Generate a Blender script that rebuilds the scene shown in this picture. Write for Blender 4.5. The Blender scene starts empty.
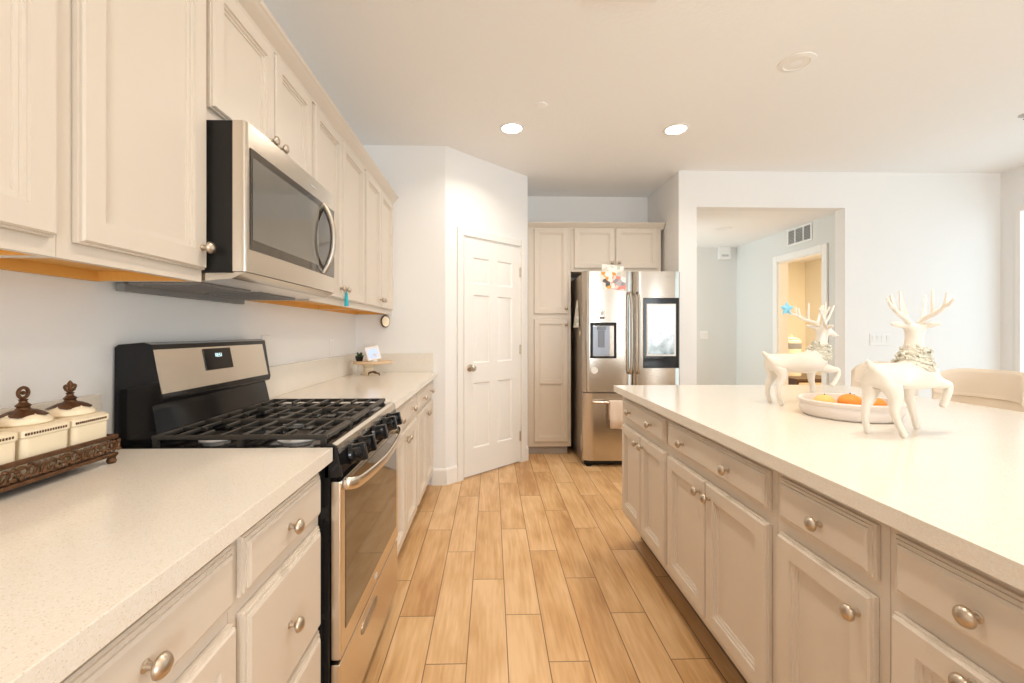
import bpy, bmesh, math, random
from mathutils import Vector, Matrix, Quaternion

random.seed(7)
SC = bpy.context.scene
COL = SC.collection
PI = math.pi
R = math.radians

# ------------------------------------------------------------------ camera
cam_d = bpy.data.cameras.new('camera')
cam = bpy.data.objects.new('camera', cam_d); COL.objects.link(cam)
FPX = 433.0
cam_d.sensor_width = 36.0
cam_d.lens = FPX / 1024 * 36.0
cam_d.shift_x = (512 - 501.6) / 1024
cam_d.shift_y = -(341.5 - 331.8) / 1024
cam_d.clip_start = 0.02
cam.location = (0, 0, 1.237)
cam.rotation_euler = (PI / 2, 0, -math.atan(10 / FPX))
SC.camera = cam

# ------------------------------------------------------------------ world, exposure, large lights
SC.view_settings.view_transform = 'Standard'
SC.view_settings.look = 'None'
SC.view_settings.gamma = 1.0
SC.view_settings.use_curve_mapping = False
SC.view_settings.exposure = 0.40
SC.cycles.use_denoising = True
SC.cycles.max_bounces = 10
SC.cycles.diffuse_bounces = 6
SC.cycles.sample_clamp_indirect = 6.0

w = bpy.data.worlds.new('world'); SC.world = w; w.use_nodes = True
bg = w.node_tree.nodes['Background']
bg.inputs[0].default_value = (0.82, 0.92, 1.0, 1)
bg.inputs[1].default_value = 0.5

def area(name, loc, rot, sx, sy, power, color, spread=PI):
    l = bpy.data.lights.new(name, 'AREA'); l.shape = 'RECTANGLE'; l.size = sx; l.size_y = sy
    l.energy = power; l.color = color; l.spread = spread
    o = bpy.data.objects.new(name, l); COL.objects.link(o); o.location = loc; o.rotation_euler = rot
    return o
# daylight entering through the glazed wall behind the camera and the patio door on the right
area('daylight_back', (1.6, -4.5, 1.35), (R(90), 0, 0), 1.5, 2.2, 150, (0.90, 0.96, 1.0))
area('daylight_back_end', (4.45, -4.5, 1.35), (R(90), 0, 0), 0.9, 2.2, 50, (0.92, 0.97, 1.0))
area('daylight_patio', (5.1, 2.0, 1.25), (R(90), 0, R(90)), 3.8, 2.4, 36, (0.76, 0.92, 1.0))
area('daylight_hall', (0.95, 5.55, 1.5), (R(90), 0, R(-90)), 1.0, 1.4, 24, (0.88, 0.97, 0.98))
CAN_POWER = 6.2
CAN_COLOR = (1.0, 0.88, 0.74)

# ------------------------------------------------------------------ materials
def newmat(name):
    m = bpy.data.materials.new(name); m.use_nodes = True
    nt = m.node_tree
    return m, nt, nt.nodes['Principled BSDF']

def mat(name, col, rough=0.5, metal=0.0, bump=0.0, bscale=200.0, var=0.0, vscale=5.0, spec=None, coat=0.0, emit=None, estr=0.0, stretch=None):
    m, nt, b = newmat(name)
    b.inputs['Base Color'].default_value = (*col, 1)
    b.inputs['Roughness'].default_value = rough
    b.inputs['Metallic'].default_value = metal
    if spec is not None: b.inputs['Specular IOR Level'].default_value = spec
    if coat: b.inputs['Coat Weight'].default_value = coat; b.inputs['Coat Roughness'].default_value = 0.05
    if emit: b.inputs['Emission Color'].default_value = (*emit, 1); b.inputs['Emission Strength'].default_value = estr
    tc = nt.nodes.new('ShaderNodeTexCoord')
    vec = tc.outputs['Object']
    if stretch:
        mp = nt.nodes.new('ShaderNodeMapping'); mp.inputs['Scale'].default_value = stretch
        nt.links.new(vec, mp.inputs['Vector']); vec = mp.outputs['Vector']
    n = nt.nodes.new('ShaderNodeTexNoise'); n.inputs['Scale'].default_value = vscale; n.inputs['Detail'].default_value = 3
    nt.links.new(vec, n.inputs['Vector'])
    if var:
        mx = nt.nodes.new('ShaderNodeMix'); mx.data_type = 'RGBA'
        mx.inputs[6].default_value = (*[min(1, c * (1 + var)) for c in col], 1)
        mx.inputs[7].default_value = (*[c * (1 - var) for c in col], 1)
        nt.links.new(n.outputs['Fac'], mx.inputs[0]); nt.links.new(mx.outputs[2], b.inputs['Base Color'])
    if bump:
        n2 = nt.nodes.new('ShaderNodeTexNoise'); n2.inputs['Scale'].default_value = bscale; n2.inputs['Detail'].default_value = 2
        nt.links.new(vec, n2.inputs['Vector'])
        bp = nt.nodes.new('ShaderNodeBump'); bp.inputs['Strength'].default_value = bump; bp.inputs['Distance'].default_value = 0.002
        nt.links.new(n2.outputs['Fac'], bp.inputs['Height']); nt.links.new(bp.outputs['Normal'], b.inputs['Normal'])
    return m

M = {}
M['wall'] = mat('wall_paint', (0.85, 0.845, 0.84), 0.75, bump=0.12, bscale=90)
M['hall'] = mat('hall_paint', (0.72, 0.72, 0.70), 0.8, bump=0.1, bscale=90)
M['ceil'] = mat('ceiling_paint', (0.90, 0.90, 0.90), 0.85, bump=0.8, bscale=45)
M['trim'] = mat('trim_paint', (0.86, 0.84, 0.81), 0.4)
M['cab'] = mat('cabinet_paint', (0.68, 0.605, 0.52), 0.38, var=0.015, vscale=3)
M['rawwood'] = mat('unfinished_maple_bounce', (0.78, 0.42, 0.10), 0.5, var=0.08, vscale=8, stretch=(1, 12, 1))  # maple, with warm bounced light mixed into its saturated orange
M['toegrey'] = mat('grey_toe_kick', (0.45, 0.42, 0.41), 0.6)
M['toe'] = mat('toe_kick_shade', (0.16, 0.12, 0.085), 0.6, var=0.03)  # dark tone carries the shadow of the recess under the cabinets
M['nickel'] = mat('brushed_nickel', (0.55, 0.47, 0.38), 0.36, 1.0)
M['steel'] = mat('stainless_steel', (0.72, 0.66, 0.58), 0.24, 1.0, bump=0.03, bscale=60, stretch=(1, 1, 25))
M['fsteel'] = mat('fridge_stainless', (0.60, 0.55, 0.49), 0.2, 1.0, bump=0.02, bscale=60, stretch=(25, 25, 1))
M['dsteel'] = mat('dark_stainless', (0.45, 0.40, 0.34), 0.38, 1.0)
M['black'] = mat('black_enamel', (0.008, 0.008, 0.009), 0.10, spec=0.35)
M['matte'] = mat('matte_black', (0.012, 0.011, 0.010), 0.4, spec=0.3)
M['iron'] = mat('cast_iron', (0.035, 0.031, 0.026), 0.42, bump=0.1, bscale=300)
M['grey'] = mat('grey_plastic', (0.25, 0.25, 0.25), 0.45)
M['lgrey'] = mat('light_grey_plastic', (0.55, 0.55, 0.54), 0.45)
M['glassdark'] = mat('dark_oven_glass', (0.035, 0.026, 0.018), 0.05, spec=0.9, coat=0.3)
M['mwpane'] = mat('viewing_pane_reflection', (0.15, 0.14, 0.122), 0.06, spec=0.9, coat=0.4)  # grey lifted to stand in for the bright room's reflection
M['white'] = mat('white_plastic', (0.85, 0.84, 0.82), 0.35)
M['ceramic'] = mat('cream_ceramic', (0.85, 0.74, 0.55), 0.25, var=0.04, vscale=14)
M['bronze'] = mat('aged_bronze', (0.13, 0.062, 0.028), 0.42, 0.6, bump=0.5, bscale=120, var=0.5, vscale=60)
M['deer'] = mat('white_glazed_ceramic', (0.80, 0.745, 0.67), 0.3, var=0.03, vscale=30)
M['bowlwood'] = mat('whitewashed_wood', (0.80, 0.72, 0.66), 0.55, var=0.10, vscale=7, stretch=(1, 1, 6), bump=0.2, bscale=60)
M['orange'] = mat('orange_fruit', (0.85, 0.30, 0.04), 0.45, var=0.15, vscale=20, bump=0.3, bscale=150)
M['yellow'] = mat('yellow_fruit', (0.80, 0.52, 0.16), 0.45, var=0.15, vscale=20)
M['leather'] = mat('cream_leather', (0.84, 0.74, 0.62), 0.5, var=0.03, vscale=6, bump=0.15, bscale=120)
M['darkwood'] = mat('dark_wood', (0.10, 0.05, 0.022), 0.4, var=0.3, vscale=10, stretch=(1, 1, 10))
M['lightwood'] = mat('light_wood', (0.72, 0.52, 0.33), 0.5, var=0.1, vscale=9, stretch=(1, 8, 1))
M['towel'] = mat('towel_cotton', (0.82, 0.70, 0.60), 0.95, bump=0.6, bscale=400, var=0.05, vscale=40)
M['teal'] = mat('teal_thread', (0.04, 0.50, 0.60), 0.7, var=0.2, vscale=60)
M['star'] = mat('pale_blue_satin', (0.25, 0.62, 0.85), 0.35, var=0.2, vscale=60)
M['green'] = mat('dark_green_leaf', (0.03, 0.07, 0.03), 0.5, var=0.3, vscale=60)
M['glitter'] = mat('gold_silver_glitter', (0.80, 0.73, 0.60), 0.4, 0.2, bump=1.0, bscale=350, var=0.45, vscale=140)
M['bulb'] = mat('lit_lens', (1, 0.95, 0.85), 0.5, emit=(1.0, 0.93, 0.80), estr=12)
M['clock'] = mat('clock_digits', (0.6, 0.9, 0.9), 0.5, emit=(0.75, 0.95, 1.0), estr=0.7)
M['lcd'] = mat('display_screen', (0.4, 0.5, 0.7), 0.2, emit=(0.42, 0.52, 0.80), estr=0.55)
M['niche'] = mat('dispenser_niche', (0.20, 0.22, 0.27), 0.3)
M['niche2'] = mat('dispenser_plate', (0.34, 0.38, 0.46), 0.3, 0.3)
M['warmwall'] = mat('warm_room_paint', (0.86, 0.79, 0.64), 0.8)

def glass(name, col=(0.97, 0.985, 0.985)):
    m = bpy.data.materials.new(name); m.use_nodes = True; nt = m.node_tree
    nt.nodes.remove(nt.nodes['Principled BSDF'])
    tr = nt.nodes.new('ShaderNodeBsdfTransparent'); tr.inputs[0].default_value = (*col, 1)
    gl = nt.nodes.new('ShaderNodeBsdfGlossy'); gl.inputs['Roughness'].default_value = 0.02
    mx = nt.nodes.new('ShaderNodeMixShader')
    mx.inputs[0].default_value = 0.05; nt.links.new(tr.outputs[0], mx.inputs[1]); nt.links.new(gl.outputs[0], mx.inputs[2])
    nt.links.new(mx.outputs[0], nt.nodes['Material Output'].inputs[0])
    return m
M['glass'] = glass('window_glass')

def node(nt, t, **k):
    n = nt.nodes.new(t)
    for a, v in k.items(): setattr(n, a, v)
    return n
def mth(nt, op, a, b=None, c=None):
    n = node(nt, 'ShaderNodeMath', operation=op)
    for i, v in enumerate((a, b, c)):
        if v is None: continue
        if isinstance(v, (int, float)): n.inputs[i].default_value = v
        else: nt.links.new(v, n.inputs[i])
    return n.outputs[0]

def floor_mat():
    m, nt, b = newmat('wood_look_plank_tile')
    tc = node(nt, 'ShaderNodeTexCoord'); sp = node(nt, 'ShaderNodeSeparateXYZ')
    nt.links.new(tc.outputs['Object'], sp.inputs[0])
    u = mth(nt, 'DIVIDE', mth(nt, 'SUBTRACT', sp.outputs[0], 0.061 - 0.154 * 40), 0.154)
    colm = mth(nt, 'FLOOR', u); fu = mth(nt, 'FRACT', u)
    v = mth(nt, 'DIVIDE', mth(nt, 'ADD', mth(nt, 'SUBTRACT', sp.outputs[1], 1.892 - 0.8225 * 40), mth(nt, 'MULTIPLY', mth(nt, 'SUBTRACT', colm, 40), 0.2735)), 0.8225)
    row = mth(nt, 'FLOOR', v); fv = mth(nt, 'FRACT', v)
    # distance to the nearest plank edge, in metres
    du = mth(nt, 'MULTIPLY', mth(nt, 'MINIMUM', fu, mth(nt, 'SUBTRACT', 1.0, fu)), 0.154)
    dv = mth(nt, 'MULTIPLY', mth(nt, 'MINIMUM', fv, mth(nt, 'SUBTRACT', 1.0, fv)), 0.8225)
    d = mth(nt, 'MINIMUM', du, dv)
    gr = node(nt, 'ShaderNodeMapRange'); gr.inputs['From Min'].default_value = 0.0012; gr.inputs['From Max'].default_value = 0.0026
    nt.links.new(d, gr.inputs['Value'])
    cb = node(nt, 'ShaderNodeCombineXYZ'); nt.links.new(colm, cb.inputs[0]); nt.links.new(row, cb.inputs[1])
    wn = node(nt, 'ShaderNodeTexWhiteNoise', noise_dimensions='3D'); nt.links.new(cb.outputs[0], wn.inputs['Vector'])
    # wood grain, shifted per plank
    off = node(nt, 'ShaderNodeVectorMath', operation='MULTIPLY_ADD')
    nt.links.new(wn.outputs['Color'], off.inputs[0]); off.inputs[1].default_value = (9, 9, 9)
    mp = node(nt, 'ShaderNodeMapping'); mp.inputs['Scale'].default_value = (16, 1.6, 1)
    nt.links.new(tc.outputs['Object'], mp.inputs['Vector']); nt.links.new(mp.outputs[0], off.inputs[2])
    n1 = node(nt, 'ShaderNodeTexNoise'); n1.inputs['Scale'].default_value = 1.0; n1.inputs['Detail'].default_value = 6; n1.inputs['Distortion'].default_value = 1.2
    nt.links.new(off.outputs[0], n1.inputs['Vector'])
    mp2 = node(nt, 'ShaderNodeMapping'); mp2.inputs['Scale'].default_value = (5, 4, 1)
    nt.links.new(off.outputs[0], mp2.inputs['Vector'])
    n2 = node(nt, 'ShaderNodeTexNoise'); n2.inputs['Scale'].default_value = 1.0; n2.inputs['Detail'].default_value = 4
    nt.links.new(mp2.outputs[0], n2.inputs['Vector'])
    mpk = node(nt, 'ShaderNodeMapping'); mpk.inputs['Scale'].default_value = (0.33, 1.6, 1)
    nt.links.new(off.outputs[0], mpk.inputs['Vector'])
    n3 = node(nt, 'ShaderNodeTexNoise'); n3.inputs['Scale'].default_value = 1.0; n3.inputs['Detail'].default_value = 2
    nt.links.new(mpk.outputs[0], n3.inputs['Vector'])
    rp = node(nt, 'ShaderNodeValToRGB')
    e = rp.color_ramp.elements
    e[0].position = 0.0; e[0].color = (0.47, 0.25, 0.100, 1)
    e[1].position = 1.0; e[1].color = (0.76, 0.52, 0.29, 1)
    mid = e.new(0.5); mid.color = (0.63, 0.385, 0.18, 1)
    f = mth(nt, 'ADD', mth(nt, 'MULTIPLY', wn.outputs['Value'], 0.40), mth(nt, 'MULTIPLY', mth(nt, 'SUBTRACT', n1.outputs['Fac'], 0.5), 1.1))
    f = mth(nt, 'ADD', f, mth(nt, 'MULTIPLY', mth(nt, 'SUBTRACT', n3.outputs['Fac'], 0.5), 1.4))
    f = mth(nt, 'ADD', f, mth(nt, 'MULTIPLY', mth(nt, 'SUBTRACT', n2.outputs['Fac'], 0.5), 0.9))
    f = mth(nt, 'ADD', f, 0.36)
    nt.links.new(f, rp.inputs['Fac'])
    mx = node(nt, 'ShaderNodeMix', data_type='RGBA'); mx.inputs[6].default_value = (0.20, 0.115, 0.05, 1)
    nt.links.new(gr.outputs[0], mx.inputs[0]); nt.links.new(rp.outputs['Color'], mx.inputs[7])
    nt.links.new(mx.outputs[2], b.inputs['Base Color'])
    b.inputs['Roughness'].default_value = 0.36
    bp = node(nt, 'ShaderNodeBump'); bp.inputs['Strength'].default_value = 0.5; bp.inputs['Distance'].default_value = 0.0015
    nt.links.new(gr.outputs[0], bp.inputs['Height']); nt.links.new(bp.outputs['Normal'], b.inputs['Normal'])
    return m
M['floor'] = floor_mat()

def quartz():
    m, nt, b = newmat('cream_quartz')
    tc = node(nt, 'ShaderNodeTexCoord')
    vo = node(nt, 'ShaderNodeTexVoronoi'); vo.inputs['Scale'].default_value = 290
    nt.links.new(tc.outputs['Object'], vo.inputs['Vector'])
    sepc = node(nt, 'ShaderNodeSeparateColor'); nt.links.new(vo.outputs['Color'], sepc.inputs[0])
    pick = mth(nt, 'GREATER_THAN', sepc.outputs[0], 0.72)
    near = mth(nt, 'LESS_THAN', vo.outputs['Distance'], 0.30)
    speck = mth(nt, 'MULTIPLY', pick, near)
    vo2 = node(nt, 'ShaderNodeTexVoronoi'); vo2.inputs['Scale'].default_value = 420
    nt.links.new(tc.outputs['Object'], vo2.inputs['Vector'])
    s2 = node(nt, 'ShaderNodeSeparateColor'); nt.links.new(vo2.outputs['Color'], s2.inputs[0])
    mxa = node(nt, 'ShaderNodeMix', data_type='RGBA')
    mxa.inputs[6].default_value = (0.82, 0.78, 0.72, 1); mxa.inputs[7].default_value = (0.77, 0.71, 0.62, 1)
    nt.links.new(s2.outputs[1], mxa.inputs[0])
    mx = node(nt, 'ShaderNodeMix', data_type='RGBA'); mx.inputs[7].default_value = (0.47, 0.35, 0.24, 1)
    nt.links.new(mxa.outputs[2], mx.inputs[6]); nt.links.new(mth(nt, 'MULTIPLY', speck, 0.42), mx.inputs[0])
    nt.links.new(mx.outputs[2], b.inputs['Base Color'])
    b.inputs['Roughness'].default_value = 0.16
    return m
M['quartz'] = quartz()

def canister_mat():
    return M['ceramic']

def screen_mat():
    m, nt, b = newmat('fridge_screen_reflection')  # glowing foliage noise stands in for the outdoors reflected in the glass
    tc = node(nt, 'ShaderNodeTexCoord')
    n = node(nt, 'ShaderNodeTexNoise'); n.inputs['Scale'].default_value = 16; n.inputs['Detail'].default_value = 5
    nt.links.new(tc.outputs['Object'], n.inputs['Vector'])
    sp = node(nt, 'ShaderNodeSeparateXYZ'); nt.links.new(tc.outputs['Object'], sp.inputs[0])
    g = node(nt, 'ShaderNodeMapRange'); g.inputs['From Min'].default_value = 0.98; g.inputs['From Max'].default_value = 1.35
    g.inputs['To Min'].default_value = -0.35; g.inputs['To Max'].default_value = 0.5
    nt.links.new(sp.outputs[2], g.inputs['Value'])
    f = mth(nt, 'ADD', n.outputs['Fac'], g.outputs[0])
    rp = node(nt, 'ShaderNodeValToRGB'); e = rp.color_ramp.elements
    e[0].position = 0.1; e[0].color = (0.16, 0.22, 0.20, 1); e[1].position = 0.75; e[1].color = (0.88, 0.91, 0.92, 1)
    nt.links.new(f, rp.inputs['Fac'])
    b.inputs['Base Color'].default_value = (0.02, 0.02, 0.02, 1); b.inputs['Roughness'].default_value = 0.12
    nt.links.new(rp.outputs['Color'], b.inputs['Emission Color']); b.inputs['Emission Strength'].default_value = 0.85
    return m
M['screen'] = screen_mat()

def picture_mat(name, seed, cols):
    m, nt, b = newmat(name)
    tc = node(nt, 'ShaderNodeTexCoord'); mp = node(nt, 'ShaderNodeMapping'); mp.inputs['Location'].default_value = (seed, seed * 2, seed)
    nt.links.new(tc.outputs['Object'], mp.inputs['Vector'])
    v = node(nt, 'ShaderNodeTexVoronoi'); v.inputs['Scale'].default_value = 32; nt.links.new(mp.outputs[0], v.inputs['Vector'])
    s = node(nt, 'ShaderNodeSeparateColor'); nt.links.new(v.outputs['Color'], s.inputs[0])
    rp = node(nt, 'ShaderNodeValToRGB'); rp.color_ramp.interpolation = 'CONSTANT'
    e = rp.color_ramp.elements
    e[0].position = 0; e[0].color = (*cols[0], 1); e[1].position = 1 / len(cols); e[1].color = (*cols[1], 1)
    for i, c in enumerate(cols[2:]):
        x = e.new((i + 2) / len(cols)); x.color = (*c, 1)
    nt.links.new(s.outputs[0], rp.inputs['Fac']); nt.links.new(rp.outputs['Color'], b.inputs['Base Color'])
    b.inputs['Roughness'].default_value = 0.4
    return m
M['photo1'] = picture_mat('photo_print_orange', 1.3, [(0.85, 0.82, 0.78), (0.85, 0.28, 0.03), (0.80, 0.76, 0.72), (0.10, 0.08, 0.08), (0.86, 0.84, 0.8), (0.85, 0.40, 0.08)])
M['photo2'] = picture_mat('photo_print_pink', 4.1, [(0.80, 0.76, 0.74), (0.75, 0.25, 0.22), (0.30, 0.28, 0.30), (0.82, 0.62, 0.56), (0.85, 0.82, 0.8), (0.45, 0.42, 0.44)])
M['photo3'] = picture_mat('photo_print_pale', 7.7, [(0.86, 0.84, 0.80), (0.80, 0.76, 0.72), (0.55, 0.60, 0.50), (0.84, 0.82, 0.8), (0.70, 0.62, 0.55)])

# ------------------------------------------------------------------ mesh helpers
class MB:
    def __init__(s): s.bm = bmesh.new()
    def box(s, x0, x1, y0, y1, z0, z1, b=0.0, seg=1):
        r = bmesh.ops.create_cube(s.bm, size=1)
        vs = r['verts']
        for v in vs:
            v.co = Vector(((x0 + x1) / 2 + v.co.x * (x1 - x0), (y0 + y1) / 2 + v.co.y * (y1 - y0), (z0 + z1) / 2 + v.co.z * (z1 - z0)))
        if b > 0:
            es = list({e for v in vs for e in v.link_edges})
            bmesh.ops.bevel(s.bm, geom=es, offset=b, segments=seg, affect='EDGES', profile=0.5)
        return s
    def loft(s, loops, cap0=True, cap1=True, closed=True):
        rows = [[s.bm.verts.new(p) for p in lp] for lp in loops]
        n = len(rows[0])
        for a, b in zip(rows, rows[1:]):
            for i in range(n if closed else n - 1):
                j = (i + 1) % n
                s.bm.faces.new((a[i], a[j], b[j], b[i]))
        if cap0: s.bm.faces.new(list(reversed(rows[0])))
        if cap1: s.bm.faces.new(rows[-1])
        return s
    def panel(s, x0, x1, z0, z1, prof, cap0=True):
        """rectangular loops stepping in (inset) and out (y); faces -Y"""
        s.loft([[(x0 + i, y, z0 + i), (x1 - i, y, z0 + i), (x1 - i, y, z1 - i), (x0 + i, y, z1 - i)] for i, y in prof], cap0)
        return s
    def lathe(s, prof, M4=None, seg=24, sx=1.0, sy=1.0):
        M4 = M4 or Matrix()
        loops = []
        for r, z in prof:
            loops.append([M4 @ Vector((max(r, 1e-4) * sx * math.cos(2 * PI * k / seg), max(r, 1e-4) * sy * math.sin(2 * PI * k / seg), z)) for k in range(seg)])
        return s.loft(loops)
    def tube(s, pts, rad, seg=10, flat=1.0):
        pts = [Vector(p) for p in pts]; n = len(pts)
        rad = rad if isinstance(rad, (list, tuple)) else [rad] * n
        loops = []; prev = None
        for i, p in enumerate(pts):
            t = (pts[min(i + 1, n - 1)] - pts[max(i - 1, 0)]).normalized()
            if prev is None:
                a = Vector((0, 0, 1)) if abs(t.z) < 0.9 else Vector((1, 0, 0))
                nrm = (a - t * a.dot(t)).normalized()
            else:
                nrm = (prev - t * prev.dot(t)).normalized()
            prev = nrm; bn = t.cross(nrm)
            loops.append([p + rad[i] * (math.cos(2 * PI * k / seg) * nrm + flat * math.sin(2 * PI * k / seg) * bn) for k in range(seg)])
        return s.loft(loops)
    def prism(s, poly, a0, a1, axis='y', b=0.0):
        """polygon in the two other axes (in xyz order) swept along axis"""
        def P(p, a):
            return {'y': (p[0], a, p[1]), 'x': (a, p[0], p[1]), 'z': (p[0], p[1], a)}[axis]
        n0 = len(s.bm.verts)
        s.bm.verts.ensure_lookup_table()
        s.loft([[P(p, a0) for p in poly], [P(p, a1) for p in poly]])
        if b:
            s.bm.verts.ensure_lookup_table()
            vs = [s.bm.verts[i] for i in range(n0, len(s.bm.verts))]
            bmesh.ops.bevel(s.bm, geom=list({e for v in vs for e in v.link_edges}), offset=b, segments=2, affect='EDGES', profile=0.5)
        return s
    def sphere(s, c, r, sx=1, sy=1, sz=1, seg=16):
        rr = bmesh.ops.create_uvsphere(s.bm, u_segments=seg, v_segments=max(6, seg // 2), radius=r)
        for v in rr['verts']: v.co = Vector((c[0] + v.co.x * sx, c[1] + v.co.y * sy, c[2] + v.co.z * sz))
        return s
    def xf(s, M4):
        bmesh.ops.transform(s.bm, matrix=M4, verts=s.bm.verts); return s

def topof(o):
    while o.parent: o = o.parent
    return o
def obj(name, mb, m, parent=None, label=None, world=False, sharp=35):
    bm = mb.bm
    bmesh.ops.recalc_face_normals(bm, faces=bm.faces)
    me = bpy.data.meshes.new(name)
    bm.to_mesh(me); bm.free()
    for p in me.polygons: p.use_smooth = True
    me.set_sharp_from_angle(angle=R(sharp))
    me.materials.append(M[m] if isinstance(m, str) else m)
    o = bpy.data.objects.new(name, me); COL.objects.link(o)
    wn_ = o.modifiers.new('normals', 'WEIGHTED_NORMAL'); wn_.keep_sharp = True; wn_.weight = 80
    if parent:
        o.parent = parent
        if world:
            t = topof(parent)
            me.transform((Matrix.Translation(t.location) @ Matrix.Rotation(t.rotation_euler.z, 4, 'Z')).inverted())
    if label: o['label'] = label
    return o
def tag(o, label, cat, group=None):
    o['label'] = label; o['category'] = cat
    if group: o['group'] = group
    return o
def thing(name, label, cat, loc=(0, 0, 0), rz=0.0, group=None):
    o = bpy.data.objects.new(name, None); COL.objects.link(o); o.empty_display_size = 0.05
    o.location = loc; o.rotation_euler = (0, 0, rz)
    return tag(o, label, cat, group)
def struct(name, mb, m, parent=None, sharp=35):
    o = obj(name, mb, m, parent, sharp=sharp)
    o['kind'] = 'structure'
    return o
def bez(pts, n=12):
    """Catmull-Rom through pts"""
    P = [Vector(p) for p in pts]; out = []
    for i in range(len(P) - 1):
        a = P[max(i - 1, 0)]; b = P[i]; c = P[i + 1]; d = P[min(i + 2, len(P) - 1)]
        for k in range(n):
            t = k / n
            out.append(0.5 * ((2 * b) + (c - a) * t + (2 * a - 5 * b + 4 * c - d) * t * t + (3 * b - a - 3 * c + d) * t ** 3))
    out.append(P[-1]); return out
def axis_m(loc, d):
    """matrix taking +Z to direction d at loc"""
    return Matrix.Translation(loc) @ Vector((0, 0, 1)).rotation_difference(Vector(d).normalized()).to_matrix().to_4x4()
def text_mesh(name, body, size, m, parent, M4, depth=0.0006):
    cu = bpy.data.curves.new(name, 'FONT'); cu.body = body; cu.size = size; cu.extrude = depth; cu.align_x = 'CENTER'; cu.align_y = 'CENTER'
    t = bpy.data.objects.new(name, cu); COL.objects.link(t)
    dg = bpy.context.evaluated_depsgraph_get()
    me = bpy.data.meshes.new_from_object(t.evaluated_get(dg))
    bpy.data.objects.remove(t); me.transform(M4); me.materials.clear(); me.materials.append(M[m])
    o = bpy.data.objects.new(name, me); COL.objects.link(o); o.parent = parent
    tp = topof(parent)
    me.transform((Matrix.Translation(tp.location) @ Matrix.Rotation(tp.rotation_euler.z, 4, 'Z')).inverted())
    return o

# ------------------------------------------------------------------ room shell
XW = -1.093      # left wall face
YS = 3.51        # pantry stub wall face
XR = 4.83        # right wall face
YB = -4.2
CZ = 2.74
struct('floor', MB().box(-1.3, 6.2, -4.4, 7.6, -0.08, 0.0), 'floor')
struct('ceiling', MB().box(-1.3, 5.0, -4.4, 4.12, CZ, CZ + 0.1).box(0.25, 1.865, 4.12, 4.92, CZ, CZ + 0.1), 'ceil')
struct('wall_left', MB().box(XW - 0.12, XW, -4.3, YS + 0.1, 0, CZ), 'wall')
struct('wall_stub', MB().box(XW, -0.373, YS, YS + 0.12, 0, CZ), 'wall')
# diagonal pantry wall with its door opening
DL = 0.985
dw = bpy.data.objects.new('wall_pantry', None)
ang = R(43.0)
DM = Matrix.Translation((-0.373, YS, 0)) @ Matrix.Rotation(ang, 4, 'Z')
D0, D1, DH = 0.178, 0.885, 2.045
bpy.data.objects.remove(dw)
struct('wall_pantry', MB().box(0, D0, 0, 0.11, 0, CZ).box(D1, DL, 0, 0.11, 0, CZ).box(D0, D1, 0, 0.11, DH, CZ).xf(DM), 'wall')
struct('wall_return', MB().box(0.235, 0.349, 4.19, 4.92, 0, CZ), 'wall')
struct('wall_alcove', MB().box(0.349, 1.865, 4.80, 4.92, 0, CZ), 'wall')
OX0, OX1, OZ = 1.915, 3.326, 2.402
struct('wall_far', MB().box(1.745, OX0, 4.0, 4.12, 0, CZ).box(OX1, XR + 0.12, 4.0, 4.12, 0, CZ).box(OX0, OX1, 4.0, 4.12, OZ, CZ).box(1.745, 1.865, 4.12, 4.80, 0, CZ), 'wall')
PY0, PY1, PZ = 0.2, 3.88, 2.40
struct('wall_right', MB().box(XR, XR + 0.12, PY1, 4.0, 0, CZ).box(XR, XR + 0.12, YB, PY0, 0, CZ).box(XR, XR + 0.12, PY0, PY1, PZ, CZ), 'wall')
BZ0, BZ1 = 0.25, 2.40
BW = [(1.0, 2.25), (4.15, 4.75)]
wbk = MB().box(XW, BW[0][0], YB - 0.12, YB, 0, CZ).box(BW[0][1], BW[1][0], YB - 0.12, YB, 0, CZ).box(BW[1][1], XR, YB - 0.12, YB, 0, CZ)
for a, b2 in BW: wbk.box(a, b2, YB - 0.12, YB, 0, BZ0).box(a, b2, YB - 0.12, YB, BZ1, CZ)
struct('wall_back', wbk, 'wall')
# glazing
for k, (a, b2) in enumerate(BW):
    wb = MB()
    for x0_, x1_ in ((a, a + 0.05), (b2 - 0.05, b2)): wb.box(x0_ + .0005, x1_ - .0005, YB - 0.09, YB - 0.03, BZ0 + .001, BZ1 - .001)
    for z0_, z1_ in ((BZ0 + .001, BZ0 + 0.06), (BZ1 - 0.06, BZ1 - .001)): wb.box(a + 0.05, b2 - 0.05, YB - 0.089, YB - 0.031, z0_, z1_)
    w1 = struct('window_%d' % (k + 3), wb, 'trim'); obj('pane', MB().box(a + .01, b2 - .01, YB - 0.062, YB - 0.060, BZ0 + .01, BZ1 - .01), 'glass', w1)
wp = MB()
ym_ = (PY0 + PY1) / 2
for a, b2 in ((PY0, PY0 + 0.04), (ym_ - 0.04, ym_ + 0.04), (PY1 - 0.04, PY1)): wp.box(XR - 0.01, XR + 0.06, a + .0005, b2 - .0005, 0.001, PZ - 0.001)
for a, b2 in ((PY0 + 0.04, ym_ - 0.04), (ym_ + 0.04, PY1 - 0.04)): wp.box(XR - 0.009, XR + 0.059, a, b2, 0.001, 0.06).box(XR - 0.009, XR + 0.059, a, b2, PZ - 0.06, PZ - 0.001)
w2 = struct('window_2', wp, 'trim'); obj('pane', MB().box(XR + 0.027, XR + 0.029, PY0 + .02, PY1 - .02, 0.03, PZ - .03), 'glass', w2)

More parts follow.
